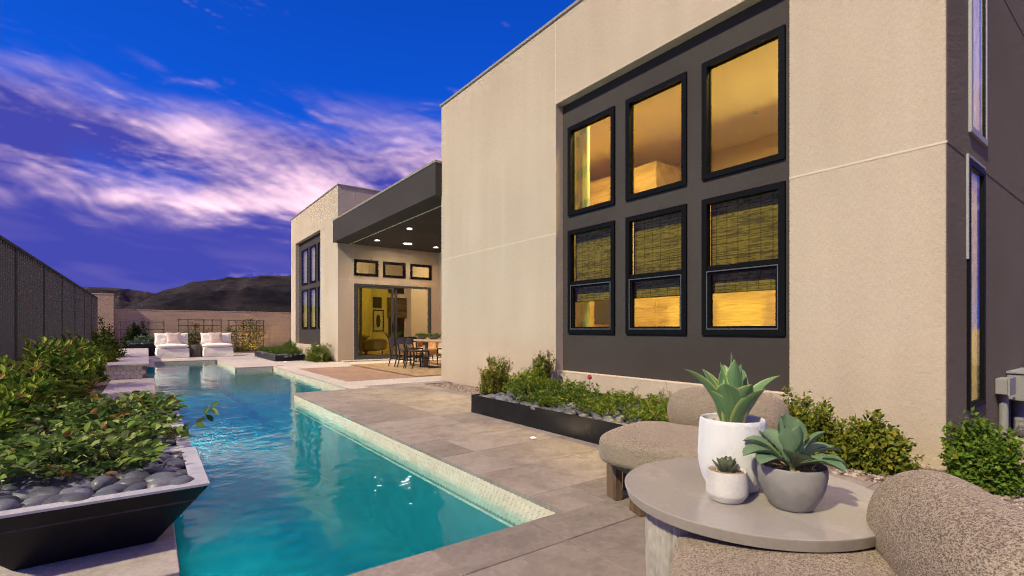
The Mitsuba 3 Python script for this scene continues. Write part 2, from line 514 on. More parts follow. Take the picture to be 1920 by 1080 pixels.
def patterned(p, n, uv):
    k = cell_rand(p.z * 6.0, p.y * 9.0)
    return mix((0.68, 0.66, 0.56), (0.36, 0.46, 0.44), smoothstep(0.55, 0.8, k) * 0.8)


scene['curtain_print'] = {'type': 'principledthin', 'base_color': tex(patterned), 'roughness': 0.9, 'diff_trans': 0.9}


def bamboo(p, n, uv):
    a = noise(p.y * 3.0, p.z * 170.0)
    b = noise(p.y * 22.0, p.z * 85.0, 3.0)
    cord = smoothstep(0.44, 0.49, dr.abs((p.y + p.x) * 8.0 - dr.floor((p.y + p.x) * 8.0) - 0.5))
    return mix((0.085, 0.062, 0.030), (0.26, 0.20, 0.10), smoothstep(0.25, 0.75, 0.6 * a + 0.4 * b)) * (1 - 0.55 * cord)


mat('bamboo', tex(bamboo), 0.8, 0.2)
mat('room_paint', (0.76, 0.67, 0.47), 0.9, 0.1)
mat('room_white', (0.80, 0.74, 0.64), 0.9, 0.1)
mat('room_floor', grain((0.25, 0.16, 0.09), (0.36, 0.24, 0.14), 1, 9), 0.45, 0.4)
mat('sofa_cloth', (0.20, 0.16, 0.10), 0.95, 0.1)
mat('tan_leather', (0.50, 0.27, 0.12), 0.5, 0.4)
mat('dark_panel', (0.05, 0.045, 0.035), 0.6)
mat('paper', (0.72, 0.70, 0.64), 0.9)
mat('jute', vary((0.27, 0.175, 0.095), 0.3, 8, (0.36, 0.25, 0.15), 90), 0.95, 0.1, pit(90), 0.01, 3e-3)
mat('bowl_clay', (0.25, 0.20, 0.165), 0.7)
mat('box_paint', (0.26, 0.25, 0.245), 0.5, 0.4)
mat('rebar', (0.10, 0.075, 0.055), 0.7)
mat('steel', (0.5, 0.5, 0.5), 0.3, metallic=1.0)
mat('white_paint', (0.7, 0.68, 0.64), 0.6)
scene['glass'] = {'type': 'thindielectric', 'int_ior': 1.32, 'specular_transmittance': rgb(0.84, 0.83, 0.34)}
scene['glass_clear'] = {'type': 'thindielectric', 'int_ior': 1.8, 'specular_transmittance': rgb(0.86, 0.86, 0.76)}
scene['glass_far'] = {'type': 'thindielectric', 'int_ior': 1.6, 'specular_transmittance': rgb(0.80, 0.86, 0.55)}
scene['water_film'] = {'type': 'thindielectric', 'int_ior': 1.08}
scene['clear'] = {'type': 'null'}


def leafmat(key, trans=0.5, rough=0.45, color=None, spec=0.5):
    scene[key] = {'type': 'principledthin', 'base_color': color or {'type': 'mesh_attribute', 'name': 'vertex_color'}, 'roughness': rough, 'diff_trans': trans, 'eta': 1.5}


leafmat('leaf_vc', 0.6, 0.42)
LEAFC = {'photinia': [(0.15, 0.24, 0.032), (0.27, 0.36, 0.05), (0.42, 0.46, 0.09), (0.06, 0.12, 0.02), (0.36, 0.21, 0.08)],
         'jasmine': [(0.11, 0.19, 0.045), (0.20, 0.29, 0.065), (0.34, 0.41, 0.13), (0.06, 0.115, 0.03), (0.26, 0.14, 0.045)]}
for nm, cs in LEAFC.items():
    for i, c in enumerate(cs):
        leafmat(f'leaf_{nm}_{i}', 0.6, 0.28, rgb(*c))


def agave_color(p, n, uv):
    edge = smoothstep(0.40, 0.485, dr.abs(uv.x - 0.5))
    s = noise(uv.x * 40, uv.y * 3.0)
    return mix(mix((0.07, 0.155, 0.055), (0.125, 0.235, 0.095), 0.5 * s + 0.5 * uv.y), (0.40, 0.42, 0.13), edge * 0.85)


def spoon_color(p, n, uv):
    s = noise(uv.x * 30, uv.y * 4.0)
    a = fbm(p.x * 30, p.y * 30, p.z * 30, 2)
    return mix((0.08, 0.15, 0.068), (0.17, 0.245, 0.14), 0.4 * s + 0.6 * a)


def small_color(p, n, uv):
    return mix((0.045, 0.075, 0.060), (0.14, 0.155, 0.085), smoothstep(0.2, 0.9, uv.y) * 0.6 + 0.3 * noise(p.x * 60, p.y * 60, p.z * 60))


mat('agave_leaf', tex(agave_color), 0.42, 0.5)
mat('spoon_leaf', tex(spoon_color), 0.5, 0.4)
mat('tiny_leaf', tex(small_color), 0.4, 0.5)


def lamp(key_parent, name, mesh, color, k, label=None):
    k_ = part(key_parent, name, mesh, 'white_paint', label=label)
    scene[k_]['emitter'] = {'type': 'area', 'radiance': rgb(*[c * k for c in color])}
    return k_


WARM = (1.0, 0.77, 0.45)


def disc(x, y, z, r, down=True, n=20):
    a = np.arange(n) * 2 * PI / n
    v = np.vstack([[x, y, z], np.stack([x + r * np.cos(a), y + r * np.sin(a), np.full(n, z)], 1)])
    j = np.arange(n)
    f = np.stack([j * 0, j + 1, (j + 1) % n + 1], 1)
    return trimesh.Trimesh(v, f[:, ::-1] if down else f, process=False)

# ================================================================ GROUND AND HILLS
WL = -0.10                                                     # water level
pool_poly = unary_union([SBox(0.10, 2.10, 1.95, 13.1), SBox(0.0, 13.0, 1.95, 19.7), SBox(1.9, 8.64, 2.90, 15.35)])
deck_poly = unary_union([SBox(-1.15, -3, 4.0, 2.10), SBox(1.95, 2.1, 4.25, 9.0), SBox(2.90, 8.64, 4.88, 16.0), SBox(4.75, 9.12, 8.5, 16.0),
                         SBox(1.95, 15.35, 4.25, 19.8), SBox(0.0, 19.7, 4.25, 24.2)]).difference(pool_poly)
ground = struct('ground', 'bare desert soil around the garden and beyond its walls')
gp = SBox(-3000, -1500, 3000, 6000).difference(unary_union([pool_poly.buffer(0.04, join_style=2), SBox(4.95, 1.12, 9.7, 22.6)]))
put(ground, flat(gp, -0.30, -0.045), 'desert')


def hill(key, ridge, dist0, depth, seed, mtl, zbase=-3):
    """a mountain front: ridge = [(bearing in degrees, elevation in degrees)...]"""
    az = np.linspace(ridge[0][0], ridge[-1][0], 260)
    el = np.interp(az, [r[0] for r in ridge], [r[1] for r in ridge])
    ks = np.linspace(0, 1, 70)
    A, K = np.meshgrid(np.radians(az), ks)
    E = np.tan(np.radians(np.broadcast_to(el, A.shape)))
    D = dist0 + depth * K
    top = E * (dist0 + depth * 0.55) + H
    prof = np.where(K < 0.55, (np.sin(K / 0.55 * PI / 2)) ** 1.25, 1 - 0.55 * (np.clip(K - 0.55, 0, 1) / 0.45) ** 1.5)
    P = np.stack([np.sin(A) * D, np.cos(A) * D], -1)
    q = np.concatenate([P / (depth * 0.16), np.zeros(P.shape[:2] + (1,))], -1)
    rough = meshkit.fbm(q, 5, seed) - 0.5
    gully = np.abs(meshkit.fbm(q * np.array([2.6, 0.7, 1]), 4, seed + 3) - 0.5)
    Z = zbase + (top - zbase) * prof + (top - zbase) * (rough * 0.25 * np.sin(PI * np.clip(K / 0.55, 0, 1)) + (-0.5 * gully + 0.03) * np.sin(PI * np.clip(K / 0.55, 0, 1)) + 0.035 * rough)
    V = np.concatenate([P, Z[..., None]], -1).reshape(-1, 3)
    n = len(az)
    f = []
    for i in range(len(ks) - 1):
        j = np.arange(n - 1)
        a, b_, c, d = i * n + j, i * n + j + 1, (i + 1) * n + j + 1, (i + 1) * n + j
        f += [np.stack([a, b_, c], 1), np.stack([a, c, d], 1)]
    put(key, trimesh.Trimesh(V, np.vstack(f), process=False), mtl, smooth=True)


def pxaz(u, v):
    r = (u - 960) / 927
    return math.degrees(math.atan(r) + math.atan(684 / 927)), math.degrees(math.atan((617 - v) / 927 / math.sqrt(1 + r * r)))


near_hill = struct('hills', 'rocky hill rising to the right behind the block wall, dusk put into its dark brown colour', 'hill')
hill(near_hill, [pxaz(*q) for q in [(40, 612), (170, 600), (215, 588), (260, 566), (292, 551), (318, 544), (345, 536), (362, 530), (385, 527), (400, 527), (430, 523), (470, 522.5), (520, 520), (600, 517), (760, 521), (900, 530), (1100, 560), (1400, 600)]], 520, 560, 4, 'hill_rock_dusk')
far_hill = struct('hills', 'low bluish hill farther off to the left', 'hill')
hill(far_hill, [pxaz(*q) for q in [(-250, 560), (-60, 548), (60, 545), (150, 542), (200, 541.5), (235, 543), (262, 546), (300, 553), (340, 562), (420, 580), (520, 600)]], 1500, 1400, 9, 'hill_far')

# ================================================================ POOL AND DECK
pool = struct('pool', 'long narrow swimming pool with a cream mosaic waterline', 'pool')
outer = pool_poly.buffer(0.035, join_style=2)
part(pool, 'shell_wall', flat(outer.difference(pool_poly), -1.0, -0.032), 'plaster')
part(pool, 'shell_floor', flat(outer, -1.12, -0.98), 'plaster')
# mosaic band: hexagons set on the wall, nearest 300 as tiles, the rest joined
HEXR = 0.0262


def hexes(y0, y1, z0, z1, r=HEXR):
    dx, dz = r * math.sqrt(3), r * 1.5
    out = []
    z, i = z1 - r * 0.6, 0
    while z > z0 + r * 0.3:
        y = y0 + (dx / 2 if i % 2 else 0.0) + dx / 2
        while y < y1 - dx * 0.35:
            out.append((y, z))
            y += dx
        z -= dz
        i += 1
    return out


def hexmesh(r, t=0.004):
    a = np.arange(6) * PI / 3 + PI / 6
    o, i = r * 0.95, r * 0.86
    v = np.vstack([np.stack([0 * a, o * np.cos(a), o * np.sin(a)], 1), np.stack([0 * a - t, i * np.cos(a), i * np.sin(a)], 1), [[-t, 0, 0]]])
    f = []
    for k in range(6):
        n = (k + 1) % 6
        f += [[k, k + 6, n], [n, k + 6, n + 6], [k + 6, 12, n + 6]]
    return trimesh.Trimesh(v, f, process=False)


HX = hexmesh(HEXR)
part(pool, 'tile_backing', xwall(SBox(2.104, -0.245, 8.638, -0.034), 1.938, 0.011), 'grout_dark')
part(pool, 'tile_backing', xwall(SBox(8.66, -0.245, 15.348, -0.034), 2.888, 0.011), 'grout_dark')
part(pool, 'tile_backing', ywall(SBox(1.95, -0.245, 2.886, -0.034), 15.336, 0.012), 'grout_dark')
part(pool, 'tile_backing', xwall(SBox(15.34, -0.245, 19.69, -0.034), 1.938, 0.011), 'grout_dark')
part(pool, 'tile_backing', ywall(SBox(0.02, -0.245, 1.936, -0.034), 19.686, 0.012), 'grout_dark')
hx_all = hexes(2.10, 8.64, -0.24, -0.034)
hx_all.sort(key=lambda q: q[0])
src = mikit.ply(HX, 'mosaic')
for (y, z) in hx_all[:300]:
    again(pool, 'mosaic_tile', src, T().translate([1.9375, y, z]))
rest = [mv(HX, 1.9375, y, z) for y, z in hx_all[300:]] + [mv(HX, 2.8875, y, z) for y, z in hexes(8.66, 15.34, -0.24, -0.034)] + [mv(HX, 1.9375, y, z) for y, z in hexes(15.4, 19.6, -0.24, -0.034)]
for y, z in hexes(0.1, 1.9, -0.24, -0.034):
    rest.append(mv(HX, 0, 0, 0, rz=PI / 2))
    rest[-1].apply_translation([y, 19.6855, z])
for y, z in hexes(1.96, 2.88, -0.24, -0.034):
    rest.append(mv(HX, 0, 0, 0, rz=PI / 2))
    rest[-1].apply_translation([y, 15.3355, z])
part(pool, 'mosaic_band', cat(rest), 'mosaic', kind='stuff')
part(pool, 'tile_ledge', cat(box(1.926, 1.95, 2.104, 8.638, -0.258, -0.246), box(2.876, 2.9, 8.66, 15.34, -0.258, -0.246)), 'mosaic_beige')
# water: a rippled surface and the tinted body below it
water = struct('water', 'clear turquoise pool water with small ripples', 'water')
gx, gy = np.arange(-0.02, 2.93, 0.035), np.concatenate([np.arange(2.08, 9, 0.035), np.arange(9, 19.75, 0.05)])
X, Y = np.meshgrid(gx, gy)
def fb(a, b, s):
    return meshkit.fbm(np.stack([a, b, 0 * a + s], -1), 3, s) - 0.5
calm = np.clip((Y - 4.0) / 8.0, 0.10, 1.0) * 0.55
Z = WL + calm * (0.020 * fb(X * 1.6 + 0.4 * Y, Y * 2.4, 2) + 0.012 * fb(X * 4.5, Y * 6 + X * 1.5, 4)) + 0.0048 * fb(X * 11 + Y * 3, Y * 12, 6)
n = len(gx)
f = []
for i in range(len(gy) - 1):
    j = np.arange(n - 1)
    a, b_, c, d = i * n + j, i * n + j + 1, (i + 1) * n + j + 1, (i + 1) * n + j
    f += [np.stack([a, b_, c], 1), np.stack([a, c, d], 1)]
f = np.vstack(f)
P = np.stack([X, Y, Z], -1).reshape(-1, 3)
cen = P[f].mean(1)
import shapely
okf = shapely.contains_xy(pool_poly.buffer(0.02, join_style=2), cen[:, 0], cen[:, 1])
wm = trimesh.Trimesh(P, f[okf], process=False)
wm.remove_unreferenced_vertices()
put(water, wm, 'water_film', smooth=True)
scene['water_medium'] = {'type': 'homogeneous', 'scale': 2.4, 'sigma_t': {'type': 'rgb', 'value': [0.9, 0.36, 0.30]}, 'albedo': {'type': 'rgb', 'value': [0.02, 0.42, 0.47]}}
wb = part(water, 'body', flat(pool_poly.buffer(0.015, join_style=2), -1.05, WL - 0.03), 'clear', kind='stuff')
scene[wb]['interior'] = {'type': 'ref', 'id': 'water_medium'}

deck = struct('deck', 'pool deck of square grey beige stone tiles', 'deck')
part(deck, 'bedding', flat(deck_poly, -0.055, -0.0055), 'grout')
G = 0.007
S_ = 0.585
coping_w = 0.315
zones = []
patio_field = SBox(3.2, 9.9, 8.4, 13.95)
cop = deck_poly.intersection(pool_poly.buffer(coping_w, join_style=2))
walk = deck_poly.intersection(SBox(2.9, 8.95, 8.5, 9.9))
rest_deck = deck_poly.difference(cop)
tnum = 0


def tile_rect(x0, x1, y0, y1, m, clip, over=0.0):
    global tnum
    r = SBox(x0 + G / 2, y0 + G / 2, x1 - G / 2, y1 - G / 2).intersection(clip)
    if r.is_empty or r.area < 0.004:
        return
    for g in getattr(r, 'geoms', [r]):
        a, b_, c, d = g.bounds
        if g.area < 0.004:
            continue
        dz = rng.uniform(-0.0007, 0.0007)
        if abs(g.area - (c - a) * (d - b_)) < 1e-6:
            part(deck, 'tile', box(a, c, b_, d, -0.03, dz, 0.002), m)
        else:
            part(deck, 'tile', flat(g, -0.03, dz), m)


far_zone = SBox(-5, 14.0, 10, 30)
patio_zone = unary_union([SBox(2.9, 8.95, 9, 16.0)])
near_clip = rest_deck.difference(patio_zone).difference(far_zone)
xs = np.arange(2.265 - S_ * 6, 4.9, S_)
ys = np.arange(2.43 - 0.61 - S_ * 6, 1.83, S_)
for y in ys[ys > -1.2]:                                                # in front of the pool
    sh = (0.0 if int(round((1.82 - y) / S_)) % 2 else 0.0)
    for x in np.arange(1.68 - S_ * 4, 4.2, S_):
        tile_rect(x, x + S_, y, min(y + S_, 1.82), TILES[rng.integers(4)], deck_poly.intersection(SBox(-3, -3, 9, 1.82)))
for i, x in enumerate(np.arange(2.265, 4.3, S_)):
    for y in np.arange(1.845, 9.0, S_):
        tile_rect(x, x + S_, max(y, 1.82), y + S_, TILES[rng.integers(4)], near_clip.intersection(SBox(2.265, 1.82, 9, 9)))
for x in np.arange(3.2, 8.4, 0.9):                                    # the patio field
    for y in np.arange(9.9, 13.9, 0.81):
        tile_rect(x, x + 0.9, y, y + 0.81, 'tile_patio_lamplit', patio_field.intersection(rest_deck))
for (a, b_, c, d) in [(2.9, 8.95, 8.5, 9.9), (2.9, 13.95, 8.5, 16.0), (2.9, 9.9, 3.2, 13.95)]:
    z_ = SBox(a, b_, c, d).intersection(rest_deck)
    for x in np.arange(a, c, 1.4):
        tile_rect(x, min(x + 1.4, c), b_, d, 'concrete_pale', z_)
z_ = rest_deck.intersection(SBox(-1, 16.0, 4.3, 24.5)).union(rest_deck.intersection(SBox(-1, 14, 2.9, 16)))
for x in np.arange(-0.1, 4.3, 1.17):
    for y in np.arange(15.6, 24.3, 1.17):
        tile_rect(x, x + 1.17, y, y + 1.17, 'concrete_pale' if rng.random() < 0.6 else 'coping_stone', z_)
# coping stones overhang the pool wall by 1.5 cm
cop_out = unary_union([deck_poly.intersection(pool_poly.buffer(coping_w, join_style=2)), pool_poly.boundary.buffer(0.018, join_style=2).intersection(pool_poly).difference(SBox(-1, 2.2, 0.14, 19.6))])
for y in np.arange(1.845, 8.64, S_):
    tile_rect(1.9, 2.265, max(y, 1.82), min(y + S_, 8.34), TILES[[2, 0, 3, 2][rng.integers(4)]], cop_out.intersection(SBox(1.9, 2.10, 2.265, 8.34)))
for x in np.arange(1.68 - S_ * 4, 2.2, S_):
    tile_rect(x, min(x + S_, 2.265), 1.82, 2.125, TILES[rng.integers(4)], cop_out.intersection(SBox(-2, 1.7, 2.265, 2.125)).difference(SBox(1.93, 2.1, 3, 3)))
tile_rect(1.9, 2.9, 8.34, 8.66, TILES[0], cop_out.intersection(SBox(1.9, 8.34, 2.9, 8.66)))
for y in np.arange(8.66, 15.3, 1.1):
    tile_rect(2.85, 3.215, y, min(y + 1.1, 15.33), 'concrete_pale', cop_out.intersection(SBox(2.85, 8.66, 3.215, 15.33)))
for x in (1.9, 2.45):
    tile_rect(x, min(x + 0.55, 3.3), 15.30, 15.665, 'concrete_pale', cop_out.intersection(SBox(1.9, 15.3, 3.3, 15.665)))
for y in np.arange(15.665, 19.6, 1.1):
    tile_rect(1.9, 2.265, y, min(y + 1.1, 19.68), 'concrete_pale', cop_out.intersection(SBox(1.9, 15.665, 2.265, 19.68)))
for x in np.arange(0.0, 2.2, 0.75):
    tile_rect(x, min(x + 0.75, 2.265), 19.66, 20.02, 'coping_stone', cop_out.intersection(SBox(-0.1, 19.66, 2.265, 20.02)))

# raised mosaic ledge on the pool's left, and the slab in front of it
ledge = thing('raised_ledge', 'raised stone bench along the left pool edge, its front clad in beige hexagon tiles', 'bench')
part(ledge, 'core', box(-0.82, -0.005, 13.14, 24.0, -0.3, 0.262), 'grout_dark')
for i, y in enumerate(np.arange(13.06, 24.0, 1.22)):
    part(ledge, 'cap_slab', box(-0.87, 0.035, y, min(y + 1.217, 24.05), 0.264, 0.31, 0.004), 'coping_stone')
HB = hexmesh(0.062, 0.008)
src = mikit.ply(mv(HB, 0, 0, 0, rz=PI / 2), 'mosaic_beige')
for x, z in hexes(-0.83, 0.01, -0.03, 0.262, 0.062):
    again(ledge, 'tile', src, T().translate([x, 13.139, z]))
slab = thing('stone_ledge', 'low stone ledge carrying the black square planters at the pool edge', 'ledge')
for y0, y1 in ((2.58, 4.0), (4.0, 5.4), (5.4, 6.8), (6.8, 8.2), (8.2, 9.6), (9.6, 11.0), (11.0, 12.1), (12.1, 13.1)):
    part(slab, 'slab', box(-0.62 if y0 < 9 else -0.60, 0.115, y0 + 0.002, y1 - 0.002, -0.034, 0.0, 0.004), 'coping_stone')
part(slab, 'base', box(-0.56, 0.10, 2.64, 13.1, -0.5, -0.035), 'grout_dark')
spill = thing('water_spout', 'small pale stone shelf at the pool side by the far end of the raised bench', 'ledge')
part(spill, 'shelf', box(-0.004, 0.17, 17.0, 19.66, -0.02, 0.012, 0.003), 'concrete_pale')
part(spill, 'front_wall', box(0.0, 0.15, 17.03, 19.6, -0.9, -0.021), 'plaster')

# ================================================================ HOUSE
house = thing('house', 'modern flat-roofed house in beige stucco with dark grey window panels and a covered patio', 'house')
XW, XP, RT = 4.90, 5.04, 5.65
PY0, PY1, PZ0, PZ1 = 2.21, 5.54, 0.43, 4.40
# main block, front wall
part(house, 'wall', xwall(holes((1.07, -0.02, 9.10, RT), [(PY0, PZ0, PY1, PZ1)]), XW, 0.14), 'stucco_beige', label='beige stucco front wall of the near block')
cols = [(4.50, 5.405), (3.405, 4.305), (2.305, 3.205)]                # window columns (y0, y1), far to near
rowz = [(0.985, 2.50), (2.72, 4.03)]
wh = [(a, z0, b_, z1) for a, b_ in cols for z0, z1 in rowz]
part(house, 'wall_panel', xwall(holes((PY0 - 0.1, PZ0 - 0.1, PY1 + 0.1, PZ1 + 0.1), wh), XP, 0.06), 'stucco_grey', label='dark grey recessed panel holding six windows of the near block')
part(house, 'wall_base', xwall(SBox(1.05, -0.05, 9.12, 0.05), XW - 0.012, 0.01), 'stucco_beige')


def xwindow(a, b_, z0, z1, x, double, fw=0.062, frame='frame_black', glass='glass', parent=house, back=0.035):
    w = part(parent, 'window', xwall(ring(a, b_, z0, z1, fw), x - 0.03, 0.075), frame)
    ia, ib, i0, i1 = a + fw, b_ - fw, z0 + fw, z1 - fw
    if double:
        zm = z0 + (z1 - z0) * 0.485
        part(w, 'meeting_rail', box(x - 0.022, x + 0.05, ia, ib, zm - 0.03, zm + 0.03, 0.004), frame)
        part(w, 'sash', xwall(ring(ia, ib, i0, zm - 0.03, 0.035), x - 0.012, 0.05), frame)
        part(w, 'sash_edge', cat(xwall(ring(ia - 0.001, ib + 0.001, i0 - 0.001, zm - 0.029, 0.010), x - 0.034, 0.006)), 'frame_mid')
        k = num(w + '__pane')
        scene[k] = mikit.ply(quad_x(x + 0.02, ia, ib, zm + 0.03, i1), glass)
        k = num(w + '__pane')
        scene[k] = mikit.ply(quad_x(x + 0.012, ia + 0.035, ib - 0.035, i0 + 0.035, zm - 0.065), glass)
    else:
        part(w, 'bead', xwall(ring(ia, ib, i0, i1, 0.012), x + back - 0.007, 0.02), frame)
        k = num(w + '__pane')
        scene[k] = mikit.ply(quad_x(x + back, ia, ib, i0, i1), glass)
    return w


def quad_x(x, a, b_, z0, z1):
    return trimesh.Trimesh([[x, a, z0], [x, b_, z0], [x, b_, z1], [x, a, z1]], [[0, 2, 1], [0, 3, 2]], process=False)


def quad_y(y, a, b_, z0, z1):
    return trimesh.Trimesh([[a, y, z0], [b_, y, z0], [b_, y, z1], [a, y, z1]], [[0, 1, 2], [0, 2, 3]], process=False)


for a, b_ in cols:
    xwindow(a, b_, rowz[1][0], rowz[1][1], XP, False)
    xwindow(a, b_, rowz[0][0], rowz[0][1], XP, True)
# side wall of the near block (faces the camera side), two narrow windows
SW = [(5.475, 0.38, 6.03, 2.46), (5.53, 2.70, 6.11, 4.75)]
part(house, 'wall', ywall(holes((XW + 0.003, -0.03, 14.0, RT - 0.002), SW), 1.062, 0.16), 'stucco_shade', label='stucco side wall of the near block, shade put into its brown colour')


def ywindow(a, b_, z0, z1, y, fw, frame, glass='glass', out=0.03, dep=0.075, back=0.03):
    w = part(house, 'window', ywall(ring(a, b_, z0, z1, fw), y - out, dep), frame)
    k = num(w + '__pane')
    scene[k] = mikit.ply(quad_y(y + back, a + fw, b_ - fw, z0 + fw, z1 - fw), glass)
    part(w, 'bead', ywall(ring(a + fw, b_ - fw, z0 + fw, z1 - fw, 0.012), y + back - 0.012, 0.02), 'frame_black')
    return w


ywindow(*[SW[0][i] for i in (0, 2, 1, 3)], 1.07, 0.045, 'frame_black', 'glass', 0.03, 0.05, -0.012)
ywindow(*[SW[1][i] for i in (0, 2, 1, 3)], 1.07, 0.05, 'frame_pale', 'glass_clear', 0.03, 0.05, -0.012)
part(house, 'window_trim', ywall(ring(5.455, 6.05, 1.6, 2.50, 0.02).difference(SBox(5, 1.5, 7, 1.63)), 1.045, 0.016), 'frame_pale')
# other walls and roof of the near block
part(house, 'wall', ywall(SBox(XW + 0.141, -0.03, 14.0, RT - 0.004), 8.95, 0.145), 'stucco_beige')
part(house, 'roof', box(XW + 0.14, 13.9, 1.2, 8.95, 5.3, 5.45), 'cap_metal')
part(house, 'parapet_cap', cat(box(XW - 0.025, XW + 0.16, 1.03, 9.13, RT, RT + 0.045, 0.004), box(XW + 0.16, 14, 1.03, 1.24, RT, RT + 0.045, 0.004)), 'cap_metal')
# plaster joints, raised beads
jb = [xwall(SBox(1.06, 2.47, PY0, 2.488), XW - 0.004, 0.006), xwall(SBox(PY1, 2.47, 9.09, 2.484), XW - 0.003, 0.005),
      xwall(SBox(PY1, PZ1, PY1 + 0.012, RT), XW - 0.002, 0.005), xwall(SBox(PY1, 0, PY1 + 0.012, PZ0), XW - 0.002, 0.005), xwall(SBox(PY0 - 0.014, 0.0, PY0 - 0.002, PZ0), XW - 0.002, 0.005)]
for j_ in jb:
    part(house, 'plaster_joint', j_, 'joint_pale')
for a, b_, c in ((XW, 5.4, 2.47), (6.1, 14, 2.47), (6.2, 14, 4.36)):
    part(house, 'plaster_joint', ywall(SBox(a, c, b_, c + 0.018), 1.058, 0.006), 'stucco_shade')
# far block
FY0, FY1 = 16.0, 22.4
FP = (18.0, 21.6, 0.46, 4.55)
part(house, 'wall', xwall(holes((FY0, -0.02, FY1, RT), [(FP[0], FP[2], FP[1], FP[3])]), XW, 0.14), 'stucco_beige', label='beige stucco front wall of the far block')
fc = [(20.17, 21.10), (19.03, 19.88), (17.95 + 0.24, 18.75)]
fr = [(1.06, 2.60), (2.80, 4.20)]
fwh = [(a, z0, b_, z1) for a, b_ in fc for z0, z1 in fr]
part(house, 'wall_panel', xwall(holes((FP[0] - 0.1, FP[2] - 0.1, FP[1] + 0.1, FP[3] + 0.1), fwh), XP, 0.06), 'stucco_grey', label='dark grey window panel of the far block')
for a, b_ in fc:
    for z0, z1 in fr:
        xwindow(a, b_, z0, z1, XP, False, 0.06, 'frame_black', 'glass_far', house, -0.012)
DX0, DX1, DZ0, DZ1 = 5.42, 8.19, 0.06, 2.54
cw = [(5.42, 2.80, 6.23, 3.33), (6.40, 2.80, 7.21, 3.33), (7.39, 2.80, 8.21, 3.33)]
part(house, 'wall', ywall(holes((XW + 0.001, -0.02, 13.0, RT - 0.001), [(DX0, DZ0, DX1, DZ1)] + cw), FY0, 0.15), 'stucco_beige', label='beige stucco wall behind the covered patio')
part(house, 'wall', cat(ywall(SBox(XW + 0.141, -0.02, 13.0, RT - 0.002), FY1 - 0.15, 0.149)), 'stucco_beige')
part(house, 'wall', box(8.5, 8.62, 9.1, 16.0, -0.02, 3.85), 'stucco_beige')
part(house, 'roof', box(XW + 0.14, 12.9, 16.15, 22.2, 5.3, 5.45), 'cap_metal')
part(house, 'parapet_cap', cat(box(XW - 0.025, XW + 0.16, FY0 - 0.025, FY1 + 0.03, RT, RT + 0.04, 0.004), box(XW + 0.16, 13, FY0 - 0.025, FY0 + 0.17, RT, RT + 0.04, 0.004)), 'cap_metal')
for j_ in (ywall(SBox(5.395, 2.6, 5.409, RT), FY0 - 0.004, 0.006), ywall(SBox(5.395, 0, 5.409, 2.6), FY0 - 0.004, 0.006), ywall(SBox(XW, 2.645, 8.5, 2.657), FY0 - 0.003, 0.005),
           xwall(SBox(FY0, 4.85, 18.4, 4.862), XW - 0.003, 0.005)):
    part(house, 'plaster_joint', j_, 'joint_pale')
for a, z0, b_, z1 in cw:
    ywindow(a, b_, z0, z1, FY0, 0.075, 'frame_black', 'glass_clear')
# sliding door: frame, fixed leaf on the left, leaves stacked open
door = part(house, 'sliding_door', ywall(ring(DX0, DX1, DZ0, DZ1, 0.07), FY0 - 0.02, 0.14), 'frame_grey', label='dark grey sliding patio door standing half open')
part(door, 'leaf_frame', ywall(ring(5.49, 6.78, DZ0 + 0.05, DZ1 - 0.06, 0.075), FY0 + 0.0, 0.045), 'frame_grey')
part(door, 'leaf_frame', ywall(ring(5.62, 6.93, DZ0 + 0.05, DZ1 - 0.06, 0.075), FY0 + 0.05, 0.045), 'frame_grey')
k = num(door + '__pane')
scene[k] = mikit.ply(quad_y(FY0 + 0.02, 5.565, 6.705, DZ0 + 0.125, DZ1 - 0.135), 'glass')
k = num(door + '__pane')
scene[k] = mikit.ply(quad_y(FY0 + 0.07, 5.69, 6.86, DZ0 + 0.125, DZ1 - 0.135), 'glass')
part(door, 'handle', box(6.725, 6.745, FY0 - 0.03, FY0, 0.95, 1.25, 0.004), 'frame_black')
part(house, 'patio_step', box(5.0, 8.5, 15.7, 15.998, -0.02, 0.045, 0.006), 'concrete_pale')
# patio roof: fascia beam, soffit, lights
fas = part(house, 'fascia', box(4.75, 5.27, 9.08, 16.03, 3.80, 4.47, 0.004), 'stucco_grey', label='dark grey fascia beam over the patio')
part(fas, 'drip_edge', box(4.735, 5.30, 9.07, 16.04, 4.47, 4.52, 0.003), 'cap_metal')
part(fas, 'trim_line', box(5.262, 5.285, 9.11, 15.99, 3.793, 3.80), 'white_paint')
from shapely.geometry import Point
CANS = [(5.75, 14.86, 0.066), (5.80, 12.6, 0.066), (7.83, 14.94, 0.066)]
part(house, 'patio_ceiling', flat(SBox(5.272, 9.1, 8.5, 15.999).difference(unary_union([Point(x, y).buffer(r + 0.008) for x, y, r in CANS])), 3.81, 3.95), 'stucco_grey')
part(house, 'patio_roof', box(5.3, 8.6, 9.1, 15.999, 4.2, 4.4), 'cap_metal')
for x, y, r in CANS:
    cl = part(house, 'ceiling_light', mv(lathe([(r + 0.022, 0.004), (r + 0.02, -0.003), (r, 0.0), (r - 0.004, 0.05), (r + 0.004, 0.055), (r + 0.006, 0.0)], 28), x, y, 3.806), 'white_paint')
    lamp(cl, 'lens', disc(x, y, 3.852, r - 0.002), (1.0, 0.68, 0.38), 260)
cl = part(house, 'ceiling_light', mv(lathe([(0.12, 0), (0.132, -0.006), (0.14, 0.0), (0.14, 0.02)], 28), 6.76, 14.84, 3.806), 'white_paint', label='larger flat white ceiling light')
lamp(cl, 'lens', disc(6.76, 14.84, 3.807, 0.12), (1.0, 0.82, 0.58), 75)
